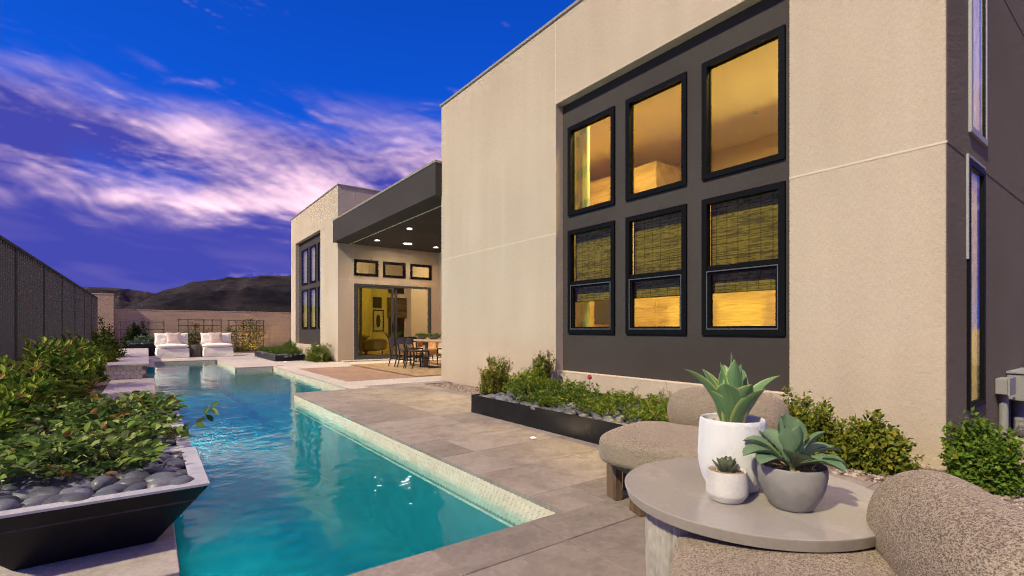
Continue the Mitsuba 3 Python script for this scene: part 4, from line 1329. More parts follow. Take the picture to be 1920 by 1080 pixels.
def ribbon_bank(name, label, x0, x1, y0, y1, z, h, n_, size, c0, c1, seed, catg='plant', yellow=0.04, clump=3.0, w=0.5, fill=1.0):
    """ground cover: many short shoots filling a bed in uneven mounds"""
    r = np.random.default_rng(seed)
    k = thing(name, label, catg)
    P = np.stack([r.uniform(x0, x1, n_ * 2), r.uniform(y0, y1, n_ * 2)], 1)
    d = meshkit.fbm(np.column_stack([P * clump, np.full(len(P), seed * 1.7)]), 3, seed)
    P = P[(d + r.uniform(-.08, .08, len(P))) > 0.52 - 0.2 * fill][:n_]
    n_ = len(P)
    mound = h * (0.35 + 1.1 * meshkit.fbm(np.column_stack([P * 2.2, np.full(n_, seed)]), 3, seed + 1))
    zz = z + mound * r.random(n_) ** 0.6
    per = 12                                                   # leaves gather round upright shoots
    k0 = (np.arange(n_) // per) * per
    Q = np.column_stack([P, zz])[k0]
    tt = ((np.arange(n_) % per) + 0.5) / per
    hh = (mound[k0] * r.uniform(0.45, 1.15, n_)[k0])
    ang = np.arange(n_) * 2.4 + r.uniform(0, 0.6, n_)
    lean = r.normal(size=(n_, 2))[k0] * 0.35
    o = np.column_stack([np.cos(ang), np.sin(ang), np.full(n_, 0.0)])
    Pz = np.column_stack([Q[:, :2] + lean * (hh * tt)[:, None], z + hh * (0.25 + 0.75 * tt)]) + o * size * 0.15
    ax = o + [0, 0, 0.25] + tt[:, None] * [0, 0, 0.7] + randdir(n_, r) * 0.25
    nr = np.array([0, 0, 1.0]) - o * 0.5 * tt[:, None] + randdir(n_, r) * 0.3
    P, zz = Pz[:, :2], Pz[:, 2]
    L = size * r.uniform(0.6, 1.3, n_)
    m, c = leaves(np.column_stack([P, zz]), ax, nr, L, L * w, leafcol(n_, c0, c1, r, yellow), LEAF_S)
    part(k, 'foliage', m, 'leaf_vc', color=c, kind='stuff')
    tb = []
    for i in range(24):
        q = P[r.integers(n_)]
        a = r.uniform(0, 2 * PI)
        tb.append(tube([[q[0], q[1], z - 0.01], [q[0] + 0.05 * math.cos(a), q[1] + 0.05 * math.sin(a), z + 0.5 * h], [q[0] + 0.08 * math.cos(a), q[1] + 0.08 * math.sin(a), z + 1.0 * h]], [0.003, 0.002, 0.001], 4))
    tm = cat(tb)
    part(k, 'stem', tm, 'vc_bark', color=np.tile([0.17, 0.12, 0.07], (len(tm.vertices), 1)), kind='stuff')
    return k


low_planter('low black steel planter in the far corner beside the far block', 3.33, 4.25, 17.4, 21.2, 0.20, 61, 0.13, 150)
ribbon_bank('ground_cover', 'green ground cover filling the low black planter by the far block', 3.42, 4.2, 17.5, 21.1, 0.18, 0.20, 5000, 0.055, (0.06, 0.11, 0.022), (0.13, 0.19, 0.04), 62)
bush('round_shrub', 'clipped green mound rising behind the planter by the far block', 'shrub', 4.45, 20.6, 0.0, 0.38, 0.9, 0.72, 4000, 0.05, (0.06, 0.12, 0.02), (0.13, 0.20, 0.03), 63)
bush('round_shrub', 'clipped yellow green shrub at the corner of the far block by the patio', 'shrub', 4.52, 16.75, -0.03, 0.40, 0.50, 0.66, 6000, 0.042, (0.10, 0.16, 0.022), (0.19, 0.24, 0.04), 64, 0.1, 'box')
bp = low_planter('low dark planter box behind the raised bench at the far left', -0.55, 0.35, 23.9, 25.0, 0.50, 65, 0.12, 50)
bush('silver_shrub', 'grey green spiky shrub growing in the dark planter box at the far left', 'shrub', -0.1, 24.4, 0.44, 0.5, 0.4, 0.40, 2600, 0.09, (0.10, 0.16, 0.10), (0.17, 0.23, 0.15), 66, 0)
bush('tall_shrub', 'tall dark shrub against the left trellis', 'shrub', -0.35, 25.4, 0.0, 0.62, 0.35, 1.75, 5000, 0.07, (0.022, 0.042, 0.014), (0.05, 0.08, 0.022), 67, 0.03, clump=2.0)
bush('tall_shrub', 'thin dusky shrub right of the dark planter box, left of the white seats', 'shrub', 0.45, 24.9, 0.0, 0.35, 0.35, 1.05, 1800, 0.07, (0.05, 0.085, 0.04), (0.09, 0.12, 0.06), 68, 0.0)


def vine(label, paths, seed, c0, c1, n_):
    r = np.random.default_rng(seed)
    k = thing('climbing_vine', label, 'vine')
    tb, P = [], []
    for p in paths:
        p = np.array(p, float)
        tb.append(tube(p, 0.008, 5))
        for _ in range(n_):
            i = r.integers(len(p) - 1)
            q = p[i] + (p[i + 1] - p[i]) * r.random()
            spread = 0.16 * (1.25 - 0.6 * q[2] / 1.5)
            P.append(q + r.normal(size=3) * [spread, 0.07, 0.10])
    P = np.array(P)
    P[:, 1] = np.minimum(P[:, 1], 25.93)
    P[:, 2] = np.maximum(P[:, 2], 0.02)
    L = 0.075 * r.uniform(0.6, 1.3, len(P))
    m, c = leaves(P, randdir(len(P), r), randdir(len(P), r) + [0, -0.7, 0.5], L, L * 0.6, leafcol(len(P), c0, c1, r, 0.06), LEAF_S)
    part(k, 'foliage', m, 'leaf_vc', color=c, kind='stuff')
    tm = cat(tb)
    part(k, 'stem', tm, 'vc_bark', color=np.tile([0.10, 0.07, 0.045], (len(tm.vertices), 1)))


vine('dark green vine climbing the middle trellis between the two white seats', [[(1.62, 25.7, 0), (1.7, 25.7, 0.7), (1.72, 25.7, 1.35)], [(1.5, 25.6, 0), (1.45, 25.6, 0.9)], [(2.2, 25.7, 0), (2.32, 25.7, 0.95)], [(1.7, 25.6, 0), (1.85, 25.6, 0.85)]],
     71, (0.03, 0.06, 0.015), (0.085, 0.125, 0.03), 300)
vine('dark green vine climbing the right trellis', [[(3.15, 25.7, 0), (3.1, 25.7, 0.6), (3.0, 25.7, 1.15)], [(3.5, 25.7, 0), (3.55, 25.7, 0.8), (3.6, 25.7, 1.3)], [(3.9, 25.7, 0), (3.86, 25.7, 0.8), (3.85, 25.7, 1.45)], [(4.1, 25.7, 0), (4.25, 25.7, 0.9), (4.2, 25.7, 1.25)], [(3.3, 25.6, 0), (3.9, 25.6, 0.3)]],
     72, (0.03, 0.055, 0.012), (0.10, 0.12, 0.025), 300)

# ---------------------------------------------------------------- white lounge seats at the far end


def lounge_seat(cx, cy, rz, which):
    g = 'white slipcovered lounge seats at the far end of the pool'
    k = thing('slipcover_chair', f'{which} white slipcovered armless lounge seat at the far end of the pool', 'lounge chair', g)
    def P(m):
        return mv(m, cx, cy, 0, rz=rz)
    w, d = 0.95, 1.0
    pr = trimesh.creation.box(extents=[w, d, 0.34])
    pr = pr.subdivide().subdivide().subdivide()
    v = pr.vertices.copy()
    t = (0.17 - v[:, 2]) / 0.34
    v[:, :2] *= (1 + 0.045 * t[:, None])
    v[:, :2] += (meshkit.noise(v * 6)[:, None] - 0.5) * 0.03 * t[:, None]
    v[:, 2] += 0.18
    part(k, 'skirt', P(trimesh.Trimesh(v, pr.faces, process=False)), 'slipcover', 40)
    part(k, 'backrest', P(mv(lumpy(pad(w / 2, 0.13, 0.24, 7, 5), 0.02, 4, 2), 0, d / 2 - 0.13, 0.55)), 'slipcover', True)
    c = lumpy(pad(w / 2 + 0.015, d / 2 - 0.06, 0.085, 6, 2.3), 0.03, 3, 3)
    part(k, 'seat_cushion', P(mv(c, 0, -0.10, 0.43)), 'slipcover', True)
    for i, dx in enumerate((-0.27, 0.27)):
        q = thing('back_cushion', f'{"left" if i == 0 else "right"} white back cushion on the {which} white lounge seat', 'cushion', None)
        put(q, P(mv(pillow(0.52, 0.46, 0.11, seed=i), dx, 0.18, 0.69, rx=-0.2)), 'slipcover', True)
    q = thing('scatter_cushion', f'blush pink scatter cushion propped up on the {which} white lounge seat', 'cushion', None)
    put(q, P(mv(pillow(0.46, 0.46, 0.08, seed=4), 0.05 if which == 'left' else -0.04, -0.02, 0.71, rx=-0.32, rz=0.08)), 'blush', True)


lounge_seat(0.74, 22.15, 0.05, 'left')
lounge_seat(2.18, 22.25, 0.03, 'right')
k = thing('stump_table', 'dark turned wooden stump table between the white lounge seats', 'side table')
part(k, 'body', mv(lathe([(0, 0.0), (0.19, 0.0), (0.205, 0.02), (0.225, 0.25), (0.215, 0.42), (0.20, 0.445), (0, 0.447)], 36), 1.47, 22.3, 0.001), 'wood_stump', 40)
part(k, 'top_ring', mv(lathe([(0.0, 0.45), (0.17, 0.452), (0.175, 0.448)], 36), 1.47, 22.3, 0), 'wood_stump', 40)

# ---------------------------------------------------------------- patio: rug, dining table, chairs, bowls
rug = thing('rug', 'brown woven jute rug with a ragged fringe under the patio dining table', 'rug')
part(rug, 'weave', box(4.76, 8.2, 10.05, 14.25, 0.001, 0.014, 0.004), 'jute')
fr = []
r_ = np.random.default_rng(8)
for x in np.arange(4.76, 8.2, 0.022):
    for y, s in ((10.05, -1), (14.25, 1)):
        fr.append(tube([[x, y, 0.012], [x + r_.uniform(-.02, .02), y + s * 0.05, 0.022], [x + r_.uniform(-.03, .03), y + s * r_.uniform(.07, .12), 0.006]], 0.005, 4))
for y in np.arange(10.05, 14.25, 0.05):
    fr.append(tube([[4.765, y, 0.012], [4.73, y + r_.uniform(-.02, .02), 0.014 + r_.uniform(0, .02)], [4.70 + r_.uniform(-.02, .02), y + r_.uniform(-.02, .02), 0.006]], 0.006, 4))
part(rug, 'fringe', cat(fr), 'jute', kind='stuff')
TBX, TBY = 6.45, 12.0
tb = thing('dining_table', 'long pale wood dining table on the covered patio', 'table')
tp = mv(pad(0.52, 1.25, 0.026, 9, 8, 64, 12), TBX, TBY, 0.735)
part(tb, 'tabletop', tp, 'wood_table', 40)
for (dx, dy) in ((-0.34, -0.95), (0.34, -0.95), (-0.34, 0.25), (0.34, 0.25)):
    part(tb, 'leg', box(TBX + dx - 0.055, TBX + dx + 0.055, TBY + dy - 0.05, TBY + dy + 0.05, 0.015, 0.712, 0.006), 'wood_table')
part(tb, 'stretcher', box(TBX - 0.05, TBX + 0.05, TBY - 0.9, TBY + 0.2, 0.30, 0.38, 0.006), 'wood_table')


def dining_chair(x, y, rz, label, group='black wooden dining chairs on the patio rug'):
    k = thing('dining_chair', label, 'chair', group)
    def P(m):
        return mv(m, x, y, 0.0145, rz=rz)
    w, d, sh = 0.47, 0.46, 0.45
    for s in (-1, 1):
        part(k, 'leg', P(tube([[s * 0.21, d / 2 - 0.02, 0], [s * 0.20, d / 2 - 0.03, sh]], [0.015, 0.019], 8)), 'wood_dark', 40)
        part(k, 'rear_leg', P(tube([[s * 0.205, -d / 2 - 0.05, 0], [s * 0.205, -d / 2 + 0.02, 0.25], [s * 0.205, -d / 2 + 0.01, sh], [s * 0.205, -d / 2 - 0.06, 0.80]], [0.014, 0.019, 0.019, 0.015], 8)), 'wood_dark', 40)
        part(k, 'side_stretcher', P(tube([[s * 0.205, d / 2 - 0.02, 0.20], [s * 0.205, -d / 2, 0.20]], 0.010, 6)), 'wood_dark')
        part(k, 'side_stretcher', P(tube([[s * 0.205, d / 2 - 0.02, 0.29], [s * 0.205, -d / 2 + 0.01, 0.29]], 0.010, 6)), 'wood_dark')
    part(k, 'front_stretcher', P(tube([[-0.205, d / 2 - 0.02, 0.26], [0.205, d / 2 - 0.02, 0.26]], 0.010, 6)), 'wood_dark')
    part(k, 'seat', P(mv(pad(w / 2, d / 2, 0.022, 8, 4, 48, 10), 0, 0, sh + 0.01)), 'wood_dark', 40)
    bk = pad(0.225, 0.012, 0.085, 8, 5, 40, 12)
    v = bk.vertices.copy()
    v[:, 1] += -0.05 * (1 - (v[:, 0] / 0.225) ** 2)
    part(k, 'backrest', P(mv(trimesh.Trimesh(v, bk.faces, process=False), 0, -d / 2 - 0.025, 0.715, rx=-0.12)), 'wood_dark', 40)
    return k


dining_chair(5.73, 13.02, -PI / 2, 'black dining chair farthest left of the three along the table')
dining_chair(5.73, 12.42, -PI / 2, 'black dining chair in the middle of the three along the table')
dining_chair(5.75, 11.95, -PI / 2, 'black dining chair nearest the camera of the three along the table')
dining_chair(7.05, 12.75, PI / 2, 'black dining chair on the far side of the patio table')
dining_chair(6.40, 13.62, PI, 'black dining chair at the far head of the patio table')
k = thing('armchair', 'tan leather tub chair behind the patio dining table', 'armchair')
part(k, 'seat', mv(pad(0.33, 0.33, 0.14, 4, 3), 7.3, 14.6, 0.34), 'tan_leather', True)
part(k, 'backrest', mv(trimesh.boolean.difference([trimesh.creation.cylinder(radius=0.40, height=0.55, sections=48), trimesh.creation.cylinder(radius=0.32, height=0.8, sections=48),
                                                  mv(trimesh.creation.box(extents=[0.9, 0.6, 0.9]), 0, -0.35, 0)], engine='manifold'), 7.3, 14.6, 0.62), 'tan_leather', 40)
for a in range(4):
    part(k, 'leg', tube([[7.3 + 0.24 * math.cos(a * PI / 2 + .78), 14.6 + 0.24 * math.sin(a * PI / 2 + .78), 0.001], [7.3 + 0.2 * math.cos(a * PI / 2 + .78), 14.6 + 0.2 * math.sin(a * PI / 2 + .78), 0.24]], 0.016, 8), 'wood_dark')


def clay_bowl(x, y, which, seed):
    k = thing('clay_bowl', f'{which} shallow clay bowl standing on the patio dining table', 'bowl')
    part(k, 'shell', mv(lathe([(0.0, 0.0), (0.07, 0.0), (0.13, 0.03), (0.17, 0.075), (0.185, 0.10), (0.178, 0.102), (0.155, 0.07), (0.0, 0.06)], 36), x, y, 0.7615), 'bowl_clay', 40)
    r = np.random.default_rng(seed)
    q = thing('bowl_plant', f'spiky green plant in the {which} clay bowl on the patio table', 'plant')
    n_ = 220
    P = np.column_stack([x + r.uniform(-.13, .13, n_), y + r.uniform(-.13, .13, n_), np.full(n_, 0.825)])
    out = P - [x, y, 0.70]
    m, c = leaves(P, out * 3 + randdir(n_, r) * 0.35, randdir(n_, r), r.uniform(.08, .15, n_), np.full(n_, 0.022), leafcol(n_, (0.06, 0.13, 0.025), (0.16, 0.26, 0.05), r), LEAF_S)
    put(q, m, 'leaf_vc', color=c)


clay_bowl(6.32, 12.92, 'left', 1)
clay_bowl(6.42, 12.38, 'right', 2)
k = thing('potted_plant', 'broad leaved plant in a white pot just inside the open patio door', 'plant')
part(k, 'pot', mv(lathe([(0, 0), (0.13, 0), (0.17, 0.38), (0.155, 0.38), (0.14, 0.30), (0, 0.30)], 30), 7.2, 17.0, 0.056), 'pot_small', 40)
r_ = np.random.default_rng(12)
a = np.arange(9) * 2.4
m, c = leaves(np.tile([7.2, 17.0, 0.40], (9, 1)) + r_.normal(size=(9, 3)) * 0.03, np.column_stack([np.cos(a) * .45, np.sin(a) * .45, np.full(9, 1.0)]), np.column_stack([-np.cos(a), -np.sin(a), np.full(9, .4)]),
              r_.uniform(.45, .75, 9), r_.uniform(.16, .22, 9), leafcol(9, (0.03, 0.08, 0.02), (0.07, 0.14, 0.03), r_), LEAF_L)
part(k, 'leaf', m, 'leaf_vc', color=c)

# ---------------------------------------------------------------- the long planter and shrubs at the near block
lp = low_planter('long low black steel planter along the near block under the windows', 3.30, 4.72, 2.45, 5.34, 0.222, 81, 0.098, 300)
ribbon_bank('ground_cover', 'dense green ground cover with fallen leaves in the long black planter, nearer half', 3.50, 4.45, 2.55, 3.75, 0.20, 0.15, 5200, 0.036, (0.05, 0.10, 0.016), (0.20, 0.27, 0.045), 82, yellow=0.10, clump=3.4, w=0.6, fill=0.25)
ribbon_bank('ground_cover', 'dense green ground cover in the long black planter, farther half', 3.42, 4.35, 3.7, 5.25, 0.20, 0.18, 8000, 0.036, (0.05, 0.10, 0.016), (0.20, 0.27, 0.045), 83, yellow=0.06, clump=3.0, w=0.6, fill=0.45)
k = thing('red_flower', 'small red flower among the green planter leaves by the wall', 'flower')
part(k, 'bloom', mv(lumpy(trimesh.creation.icosphere(subdivisions=2, radius=0.026), 0.03, 40, 3), 4.30, 4.25, 0.47), 'red_bloom')
part(k, 'stem', tube([[4.30, 4.25, 0.2], [4.30, 4.25, 0.46]], 0.002, 4), 'wood_dark')
mat('red_bloom', (0.35, 0.03, 0.025), 0.7)
k = thing('bare_twig', 'bare twiggy shoots sticking up at the near end of the long planter', 'plant')
r_ = np.random.default_rng(15)
tw = []
for i in range(9):
    b0 = np.array([4.1 + r_.uniform(-.25, .25), 2.95 + r_.uniform(-.35, .35), 0.2])
    t1 = b0 + [r_.uniform(-.05, .05), r_.uniform(-.08, .08), r_.uniform(.18, .34)]
    tw.append(tube([b0, (b0 + t1) / 2 + r_.normal(size=3) * .012, t1], [.003, .002, .001], 4))
    for j in range(4):
        q = b0 + (t1 - b0) * r_.uniform(.4, .95)
        tw.append(tube([q, q + r_.normal(size=3) * [.03, .03, .015] + [0, 0, .03]], [.0015, .0008], 4))
m = cat(tw)
part(k, 'stem', m, 'vc_bark', color=np.tile([0.16, 0.11, 0.06], (len(m.vertices), 1)))
C0, C1 = (0.11, 0.145, 0.025), (0.25, 0.26, 0.05)
bush('topiary_shrub', 'upright clipped shrub left of the long black planter', 'shrub', 4.22, 6.15, -0.02, 0.30, 0.27, 0.66, 8000, 0.032, C0, C1, 91, 0.22, 'box', waist=[(0, .62), (.3, .8), (.55, .85), (1, 1.0)], ycol=(0.30, 0.22, 0.05))
bush('topiary_shrub', 'leafy spreading shrub at the left end of the long black planter', 'shrub', 4.30, 5.40, 0.10, 0.40, 0.38, 0.50, 8000, 0.034, (0.11, 0.17, 0.025), (0.24, 0.28, 0.045), 92, 0.06)
bush('topiary_shrub', 'flat-topped clipped shrub standing above the spreading one by the beige wall', 'shrub', 4.62, 5.50, 0.02, 0.24, 0.24, 0.76, 6000, 0.031, C0, C1, 93, 0.15, 'box', waist=[(0, .5), (.55, .42), (.72, .75), (1, 1.15)], ycol=(0.26, 0.2, 0.05))
BX0, BX1 = (0.09, 0.13, 0.018), (0.25, 0.27, 0.04)
bush('boxwood', 'loose yellow green shrub against the beige wall, left of the two behind the table', 'shrub', 4.50, 1.92, -0.04, 0.30, 0.36, 0.68, 6200, 0.038, BX0, BX1, 94, 0.14, clump=3.4, stems=14, ycol=(0.28, 0.24, 0.03))
bush('boxwood', 'yellow green shrub against the beige wall, right of the two behind the table', 'shrub', 4.50, 1.42, -0.04, 0.28, 0.32, 0.54, 5600, 0.038, BX0, BX1, 95, 0.14, clump=3.4, stems=12, ycol=(0.28, 0.24, 0.03))
bush('boxwood', 'fresh green shrub at the corner of the house in front of the shaded side wall', 'shrub', 4.54, 0.80, -0.04, 0.25, 0.22, 0.60, 7200, 0.036, (0.08, 0.16, 0.022), (0.20, 0.29, 0.04), 96, 0.04, clump=3.0, stems=14)

# utilities on the side wall
k = thing('meter_box', 'grey metal electrical box on a conduit at the right edge of the side wall', 'electrical box')
part(k, 'case', box(7.02, 7.75, 0.90, 1.058, 0.33, 0.60, 0.006), 'box_paint')
part(k, 'lid', box(7.00, 7.77, 0.88, 1.058, 0.60, 0.625, 0.004), 'box_paint')
part(k, 'conduit', tube([[7.32, 0.99, 0.335], [7.32, 0.99, -0.06]], 0.075, 20), 'box_paint', 40)
part(k, 'coupling', tube([[7.32, 0.99, 0.14], [7.32, 0.99, 0.10]], 0.083, 20), 'box_paint', 40)
k = thing('meter_box', 'small grey junction box on a thin conduit, left of the bigger box', 'electrical box')
part(k, 'case', box(6.50, 6.76, 0.97, 1.058, 0.43, 0.58, 0.006), 'box_paint')
part(k, 'lid', box(6.49, 6.77, 0.955, 0.972, 0.42, 0.59, 0.004), 'box_paint')
part(k, 'conduit', tube([[6.64, 1.02, 0.435], [6.64, 1.02, -0.06]], 0.034, 16), 'box_paint', 40)
mound = struct('gravel', 'dark grey rock slope at the right edge by the side wall', 'gravel', 'stuff')
r_ = np.random.default_rng(77)
n_ = 2600
P = np.column_stack([r_.uniform(6.9, 10.0, n_), r_.uniform(-0.5, 1.02, n_)])
zz = np.clip((P[:, 0] - 7.1) * 0.16, 0, 1.0)
b_ = trimesh.creation.icosahedron()
V = b_.vertices[None] * (0.06 * r_.uniform(.4, .9, (n_, 1, 1))) * r_.uniform(.7, 1.25, (n_, 12, 1)) + np.column_stack([P, zz])[:, None]
cl = np.array([(0.10, 0.085, 0.085), (0.16, 0.135, 0.13), (0.07, 0.06, 0.062)])[r_.integers(3, size=n_)]
put(mound, cat(trimesh.Trimesh(V.reshape(-1, 3), (b_.faces[None] + (np.arange(n_) * 12)[:, None, None]).reshape(-1, 3), process=False)), 'vc_stone', color=np.repeat(cl, 12, 0))

k = thing('garden_light', 'small uplight at the foot of the right trellis warming the block wall', 'light')
part(k, 'body', tube([[3.86, 25.2, 0.0], [3.86, 25.2, 0.12], [3.86, 25.26, 0.2]], [0.03, 0.035, 0.045], 12), 'rebar', 40)
lamp(k, 'lens', mv(disc(0, 0, 0, 0.04, down=False), 3.86, 25.268, 0.212, rx=-0.45), (1.0, 0.62, 0.25), 330)
# deck lights set flush in the stone
for x, y, label in ((2.996, 3.72, 'small glowing round light set in the deck in front of the long planter'), (3.05, 18.6, 'small round deck light left of the far low planter'), (3.55, 17.05, 'small round deck light in front of the far low planter')):
    k = thing('deck_light', label, 'light')
    part(k, 'ring', mv(lathe([(0.022, 0.0), (0.024, 0.004), (0.032, 0.004), (0.033, 0.0)], 24), x, y, 0.0008), 'steel', 30)
    lamp(k, 'lens', disc(x, y, 0.0035, 0.022, down=False), (1.0, 0.72, 0.40), 260 if y < 5 else 60)
dm = disc(0, 0, 0, 0.085, down=False)
for y, label in ((3.2, 'underwater pool light on the left pool wall below the nearest planter'), (6.6, 'underwater pool light on the left pool wall, second from the camera'), (10.6, 'added underwater pool light on the left pool wall beside the raised bench'), (15.6, 'added underwater pool light at the far end of the left pool wall')):
    k = thing('pool_light', label, 'light')  # the farthest ones are added lamps that brighten the water
    wx = 0.1005 if y < 13 else 0.0005
    part(k, 'ring', mv(lathe([(0.085, 0.0), (0.09, 0.01), (0.115, 0.008), (0.12, 0.0)], 28), wx, y, -0.55, ry=PI / 2), 'steel', 30)
    lamp(k, 'lens', mv(dm, wx + 0.005, y, -0.55, ry=PI / 2), (0.55, 0.95, 0.92), 100 if y < 5 else 330)

# ================================================================ NEAR SEATING GROUP


def lounge_chair(sx, sy, frot, bx, by, brot, label, rail=True):
    """boucle lounge chair: round-fronted seat on boxy timber frames, bolster back. frot / brot: heading of the seat and of the bolster's axis"""
    k = thing('lounge_chair', label, 'lounge chair', 'nubby boucle lounge chairs with bolster backs around the round table')
    seat = pad(0.365, 0.41, 0.094, 5.0, 4.6, 112, 48)
    v = seat.vertices.copy()
    v[:, 2] += 0.022 * (1 - (v[:, 0] / 0.37) ** 2) * (v[:, 2] > 0)
    part(k, 'seat', mv(lumpy(trimesh.Trimesh(v, seat.faces, process=False), 0.014, 5, 4), sx, sy, 0.342, rz=frot), 'boucle', True)
    n_ = 26
    zz_ = 0.36 * np.sin(np.linspace(-PI / 2, PI / 2, 40))
    pr = [(0.160 * max(0.0, 1 - abs(z / 0.36) ** 5.0) ** (1 / 2.1), z) for z in zz_]
    bol = lathe(pr, 56)
    bol.apply_transform(trimesh.transformations.rotation_matrix(PI / 2, [1, 0, 0]))
    bol.apply_scale([0.92, 1, 1.04])
    part(k, 'bolster', mv(lumpy(bol, 0.012, 5, 6), bx, by, 0.508, rz=brot), 'boucle', True)
    def F(m):
        return mv(m, sx, sy, 0.0008, rz=frot)
    # four corner frames, each of two flat legs under a short apron, and rails between them
    for i, (px, py, a) in enumerate(((-0.175, -0.268, 0.52), (-0.175, 0.268, -0.52), (0.175, 0.268, PI + 0.52), (0.175, -0.268, PI - 0.52))):
        def Q(m):
            return F(mv(m, px, py, 0, rz=a))
        for s in (-1, 1):
            part(k, 'leg', Q(box(-0.025, 0.025, s * 0.135 - 0.056, s * 0.135 + 0.056, 0, 0.252, 0.003)), 'wood_leg')
        part(k, 'apron', Q(box(-0.024, 0.024, -0.078, 0.078, 0.20, 0.2515, 0.003)), 'wood_leg')
    part(k, 'rail', F(box(-0.022, 0.022, -0.16, 0.16, 0.10, 0.15, 0.003)), 'wood_leg')
    part(k, 'rail', F(box(-0.16, 0.16, -0.021, 0.021, 0.04, 0.085, 0.003)), 'wood_leg')
    for s in (-1, 1):
        ca, sa = math.cos(brot), math.sin(brot)
        ox, oy = bx - sa * s * 0.16, by + ca * s * 0.16
        ix, iy = sx + (ox - sx) * 0.55, sy + (oy - sy) * 0.55
        part(k, 'back_support', tube([[ix, iy, 0.20], [ox, oy, 0.30], [ox, oy, 0.44]], 0.036, 4), 'wood_leg')
    return k


lounge_chair(2.52, 1.74, 0.20, 2.95, 1.72, 0.33, 'nubby beige lounge chair behind the round table, beside the long black planter')
lounge_chair(1.29, 0.485, -0.98, 1.53, 0.285, -0.98, 'nubby beige lounge chair closest to the camera, its bolster back filling the lower right corner')

CX, CY, TR = 1.662, 0.885, 0.415
ct = thing('round_table', 'low round concrete drum table with a ribbed base between the two lounge chairs', 'table')
part(ct, 'tabletop', mv(lathe([(0, 0.462), (TR - 0.016, 0.463), (TR - 0.011, 0.465), (TR - 0.001, 0.495), (TR - 0.001, 0.4995), (TR - 0.003, 0.5012), (0, 0.5012)], 128), CX, CY, 0), 'table_stone', 25)
nb = 1300
a = np.arange(nb) * 2 * PI / nb
zs = np.linspace(0.0, 0.462, 36)
A, Zg = np.meshgrid(a, zs)
q = np.stack([np.cos(A) * 19, np.sin(A) * 19, Zg * 1.6], -1)
wob = meshkit.noise(q, 3)
rib = (0.5 + 0.5 * np.cos(A * 84 + 5.0 * wob)) ** 0.7
brk = meshkit.noise(np.stack([np.cos(A) * 26, np.sin(A) * 26, Zg * 9], -1), 7)
rel = 0.017 * rib * (0.45 + 0.75 * brk)
R_ = 0.338 - 0.014 + rel
V = np.stack([CX + R_ * np.cos(A), CY + R_ * np.sin(A), Zg + 0.0008], -1).reshape(-1, 3)
f = []
for i in range(len(zs) - 1):
    j = np.arange(nb)
    kk = (j + 1) % nb
    f += [np.stack([i * nb + j, i * nb + kk, (i + 1) * nb + kk], 1), np.stack([i * nb + j, (i + 1) * nb + kk, (i + 1) * nb + j], 1)]
part(ct, 'base', trimesh.Trimesh(V, np.vstack(f), process=False), 'table_cast', True)


def chips(parent, x, y, z, r_out, size, n_, seed, cols):
    r = np.random.default_rng(seed)
    b = trimesh.creation.icosahedron()
    rr, aa = r_out * np.sqrt(r.random(n_)), r.uniform(0, 2 * PI, n_)
    S = size * r.uniform(0.5, 1.0, (n_, 1)) * r.uniform(0.6, 1.3, (n_, 3))
    V = b.vertices[None] * S[:, None] * r.uniform(.8, 1.2, (n_, 12, 1)) + np.column_stack([x + rr * np.cos(aa), y + rr * np.sin(aa), z + r.uniform(-.3, .5, n_) * size])[:, None]
    col = np.array(cols)[r.integers(len(cols), size=n_)] * r.uniform(.8, 1.2, (n_, 1))
    part(parent, 'gravel', trimesh.Trimesh(V.reshape(-1, 3), (b.faces[None] + (np.arange(n_) * 12)[:, None, None]).reshape(-1, 3), process=False), 'vc_stone', color=np.repeat(col, 12, 0), kind='stuff')


def fleshy(L, W, prof, bend, fold=0.3, thick=0.006, n_=14, m_=9):
    """a thick leaf: runs along +y, its upper face up; bend(t) lifts the midrib. Returns mesh and uv"""
    t = np.linspace(0, 1, n_)
    ang = bend(t)
    dy, dz = np.cos(ang) * L / (n_ - 1), np.sin(ang) * L / (n_ - 1)
    y = np.concatenate([[0], np.cumsum(dy[:-1])])
    z = np.concatenate([[0], np.cumsum(dz[:-1])])
    w = W * prof(t)
    V, UV = [], []
    for i in range(n_):
        nrm = np.array([0, -math.sin(ang[i]), math.cos(ang[i])])
        th = thick * (1 - 0.75 * t[i]) * min(1, 0.25 + w[i] / (0.3 * W))
        for side in (1, -1):
            for q in np.linspace(-1, 1, m_):
                up = fold * w[i] * 0.5 * (q * q) + side * th * 0.5 * (1 - q ** 4)
                V.append([q * w[i] / 2, y[i], z[i]] + nrm * up)
                UV.append([0.5 + 0.5 * q, t[i]])
    V, UV = np.array(V), np.array(UV)
    f = []
    s = 2 * m_
    for i in range(n_ - 1):
        for j in range(m_ - 1):
            a, b_, c, d = i * s + j, i * s + j + 1, (i + 1) * s + j + 1, (i + 1) * s + j
            f += [[a, b_, c], [a, c, d]]
            a, b_, c, d = (q + m_ for q in (a, b_, c, d))
            f += [[a, c, b_], [a, d, c]]
    return trimesh.Trimesh(V, f, process=False), UV


def put_leaf(parent, mesh, uv, m, x, y, z, az, tilt, roll=0.0):
    """leaf rising from (x, y, z): az = compass direction it leans to, tilt = angle above the horizontal"""
    q = mv(mesh, 0, 0, 0, ry=roll)
    q = mv(q, 0, 0, 0, rx=tilt)
    q = mv(q, x, y, z, rz=az - PI / 2)
    k = num(parent + '__leaf')
    scene[k] = mikit.ply(trimesh.Trimesh(q.vertices, q.faces, process=False), m, smooth=True, uv=uv)


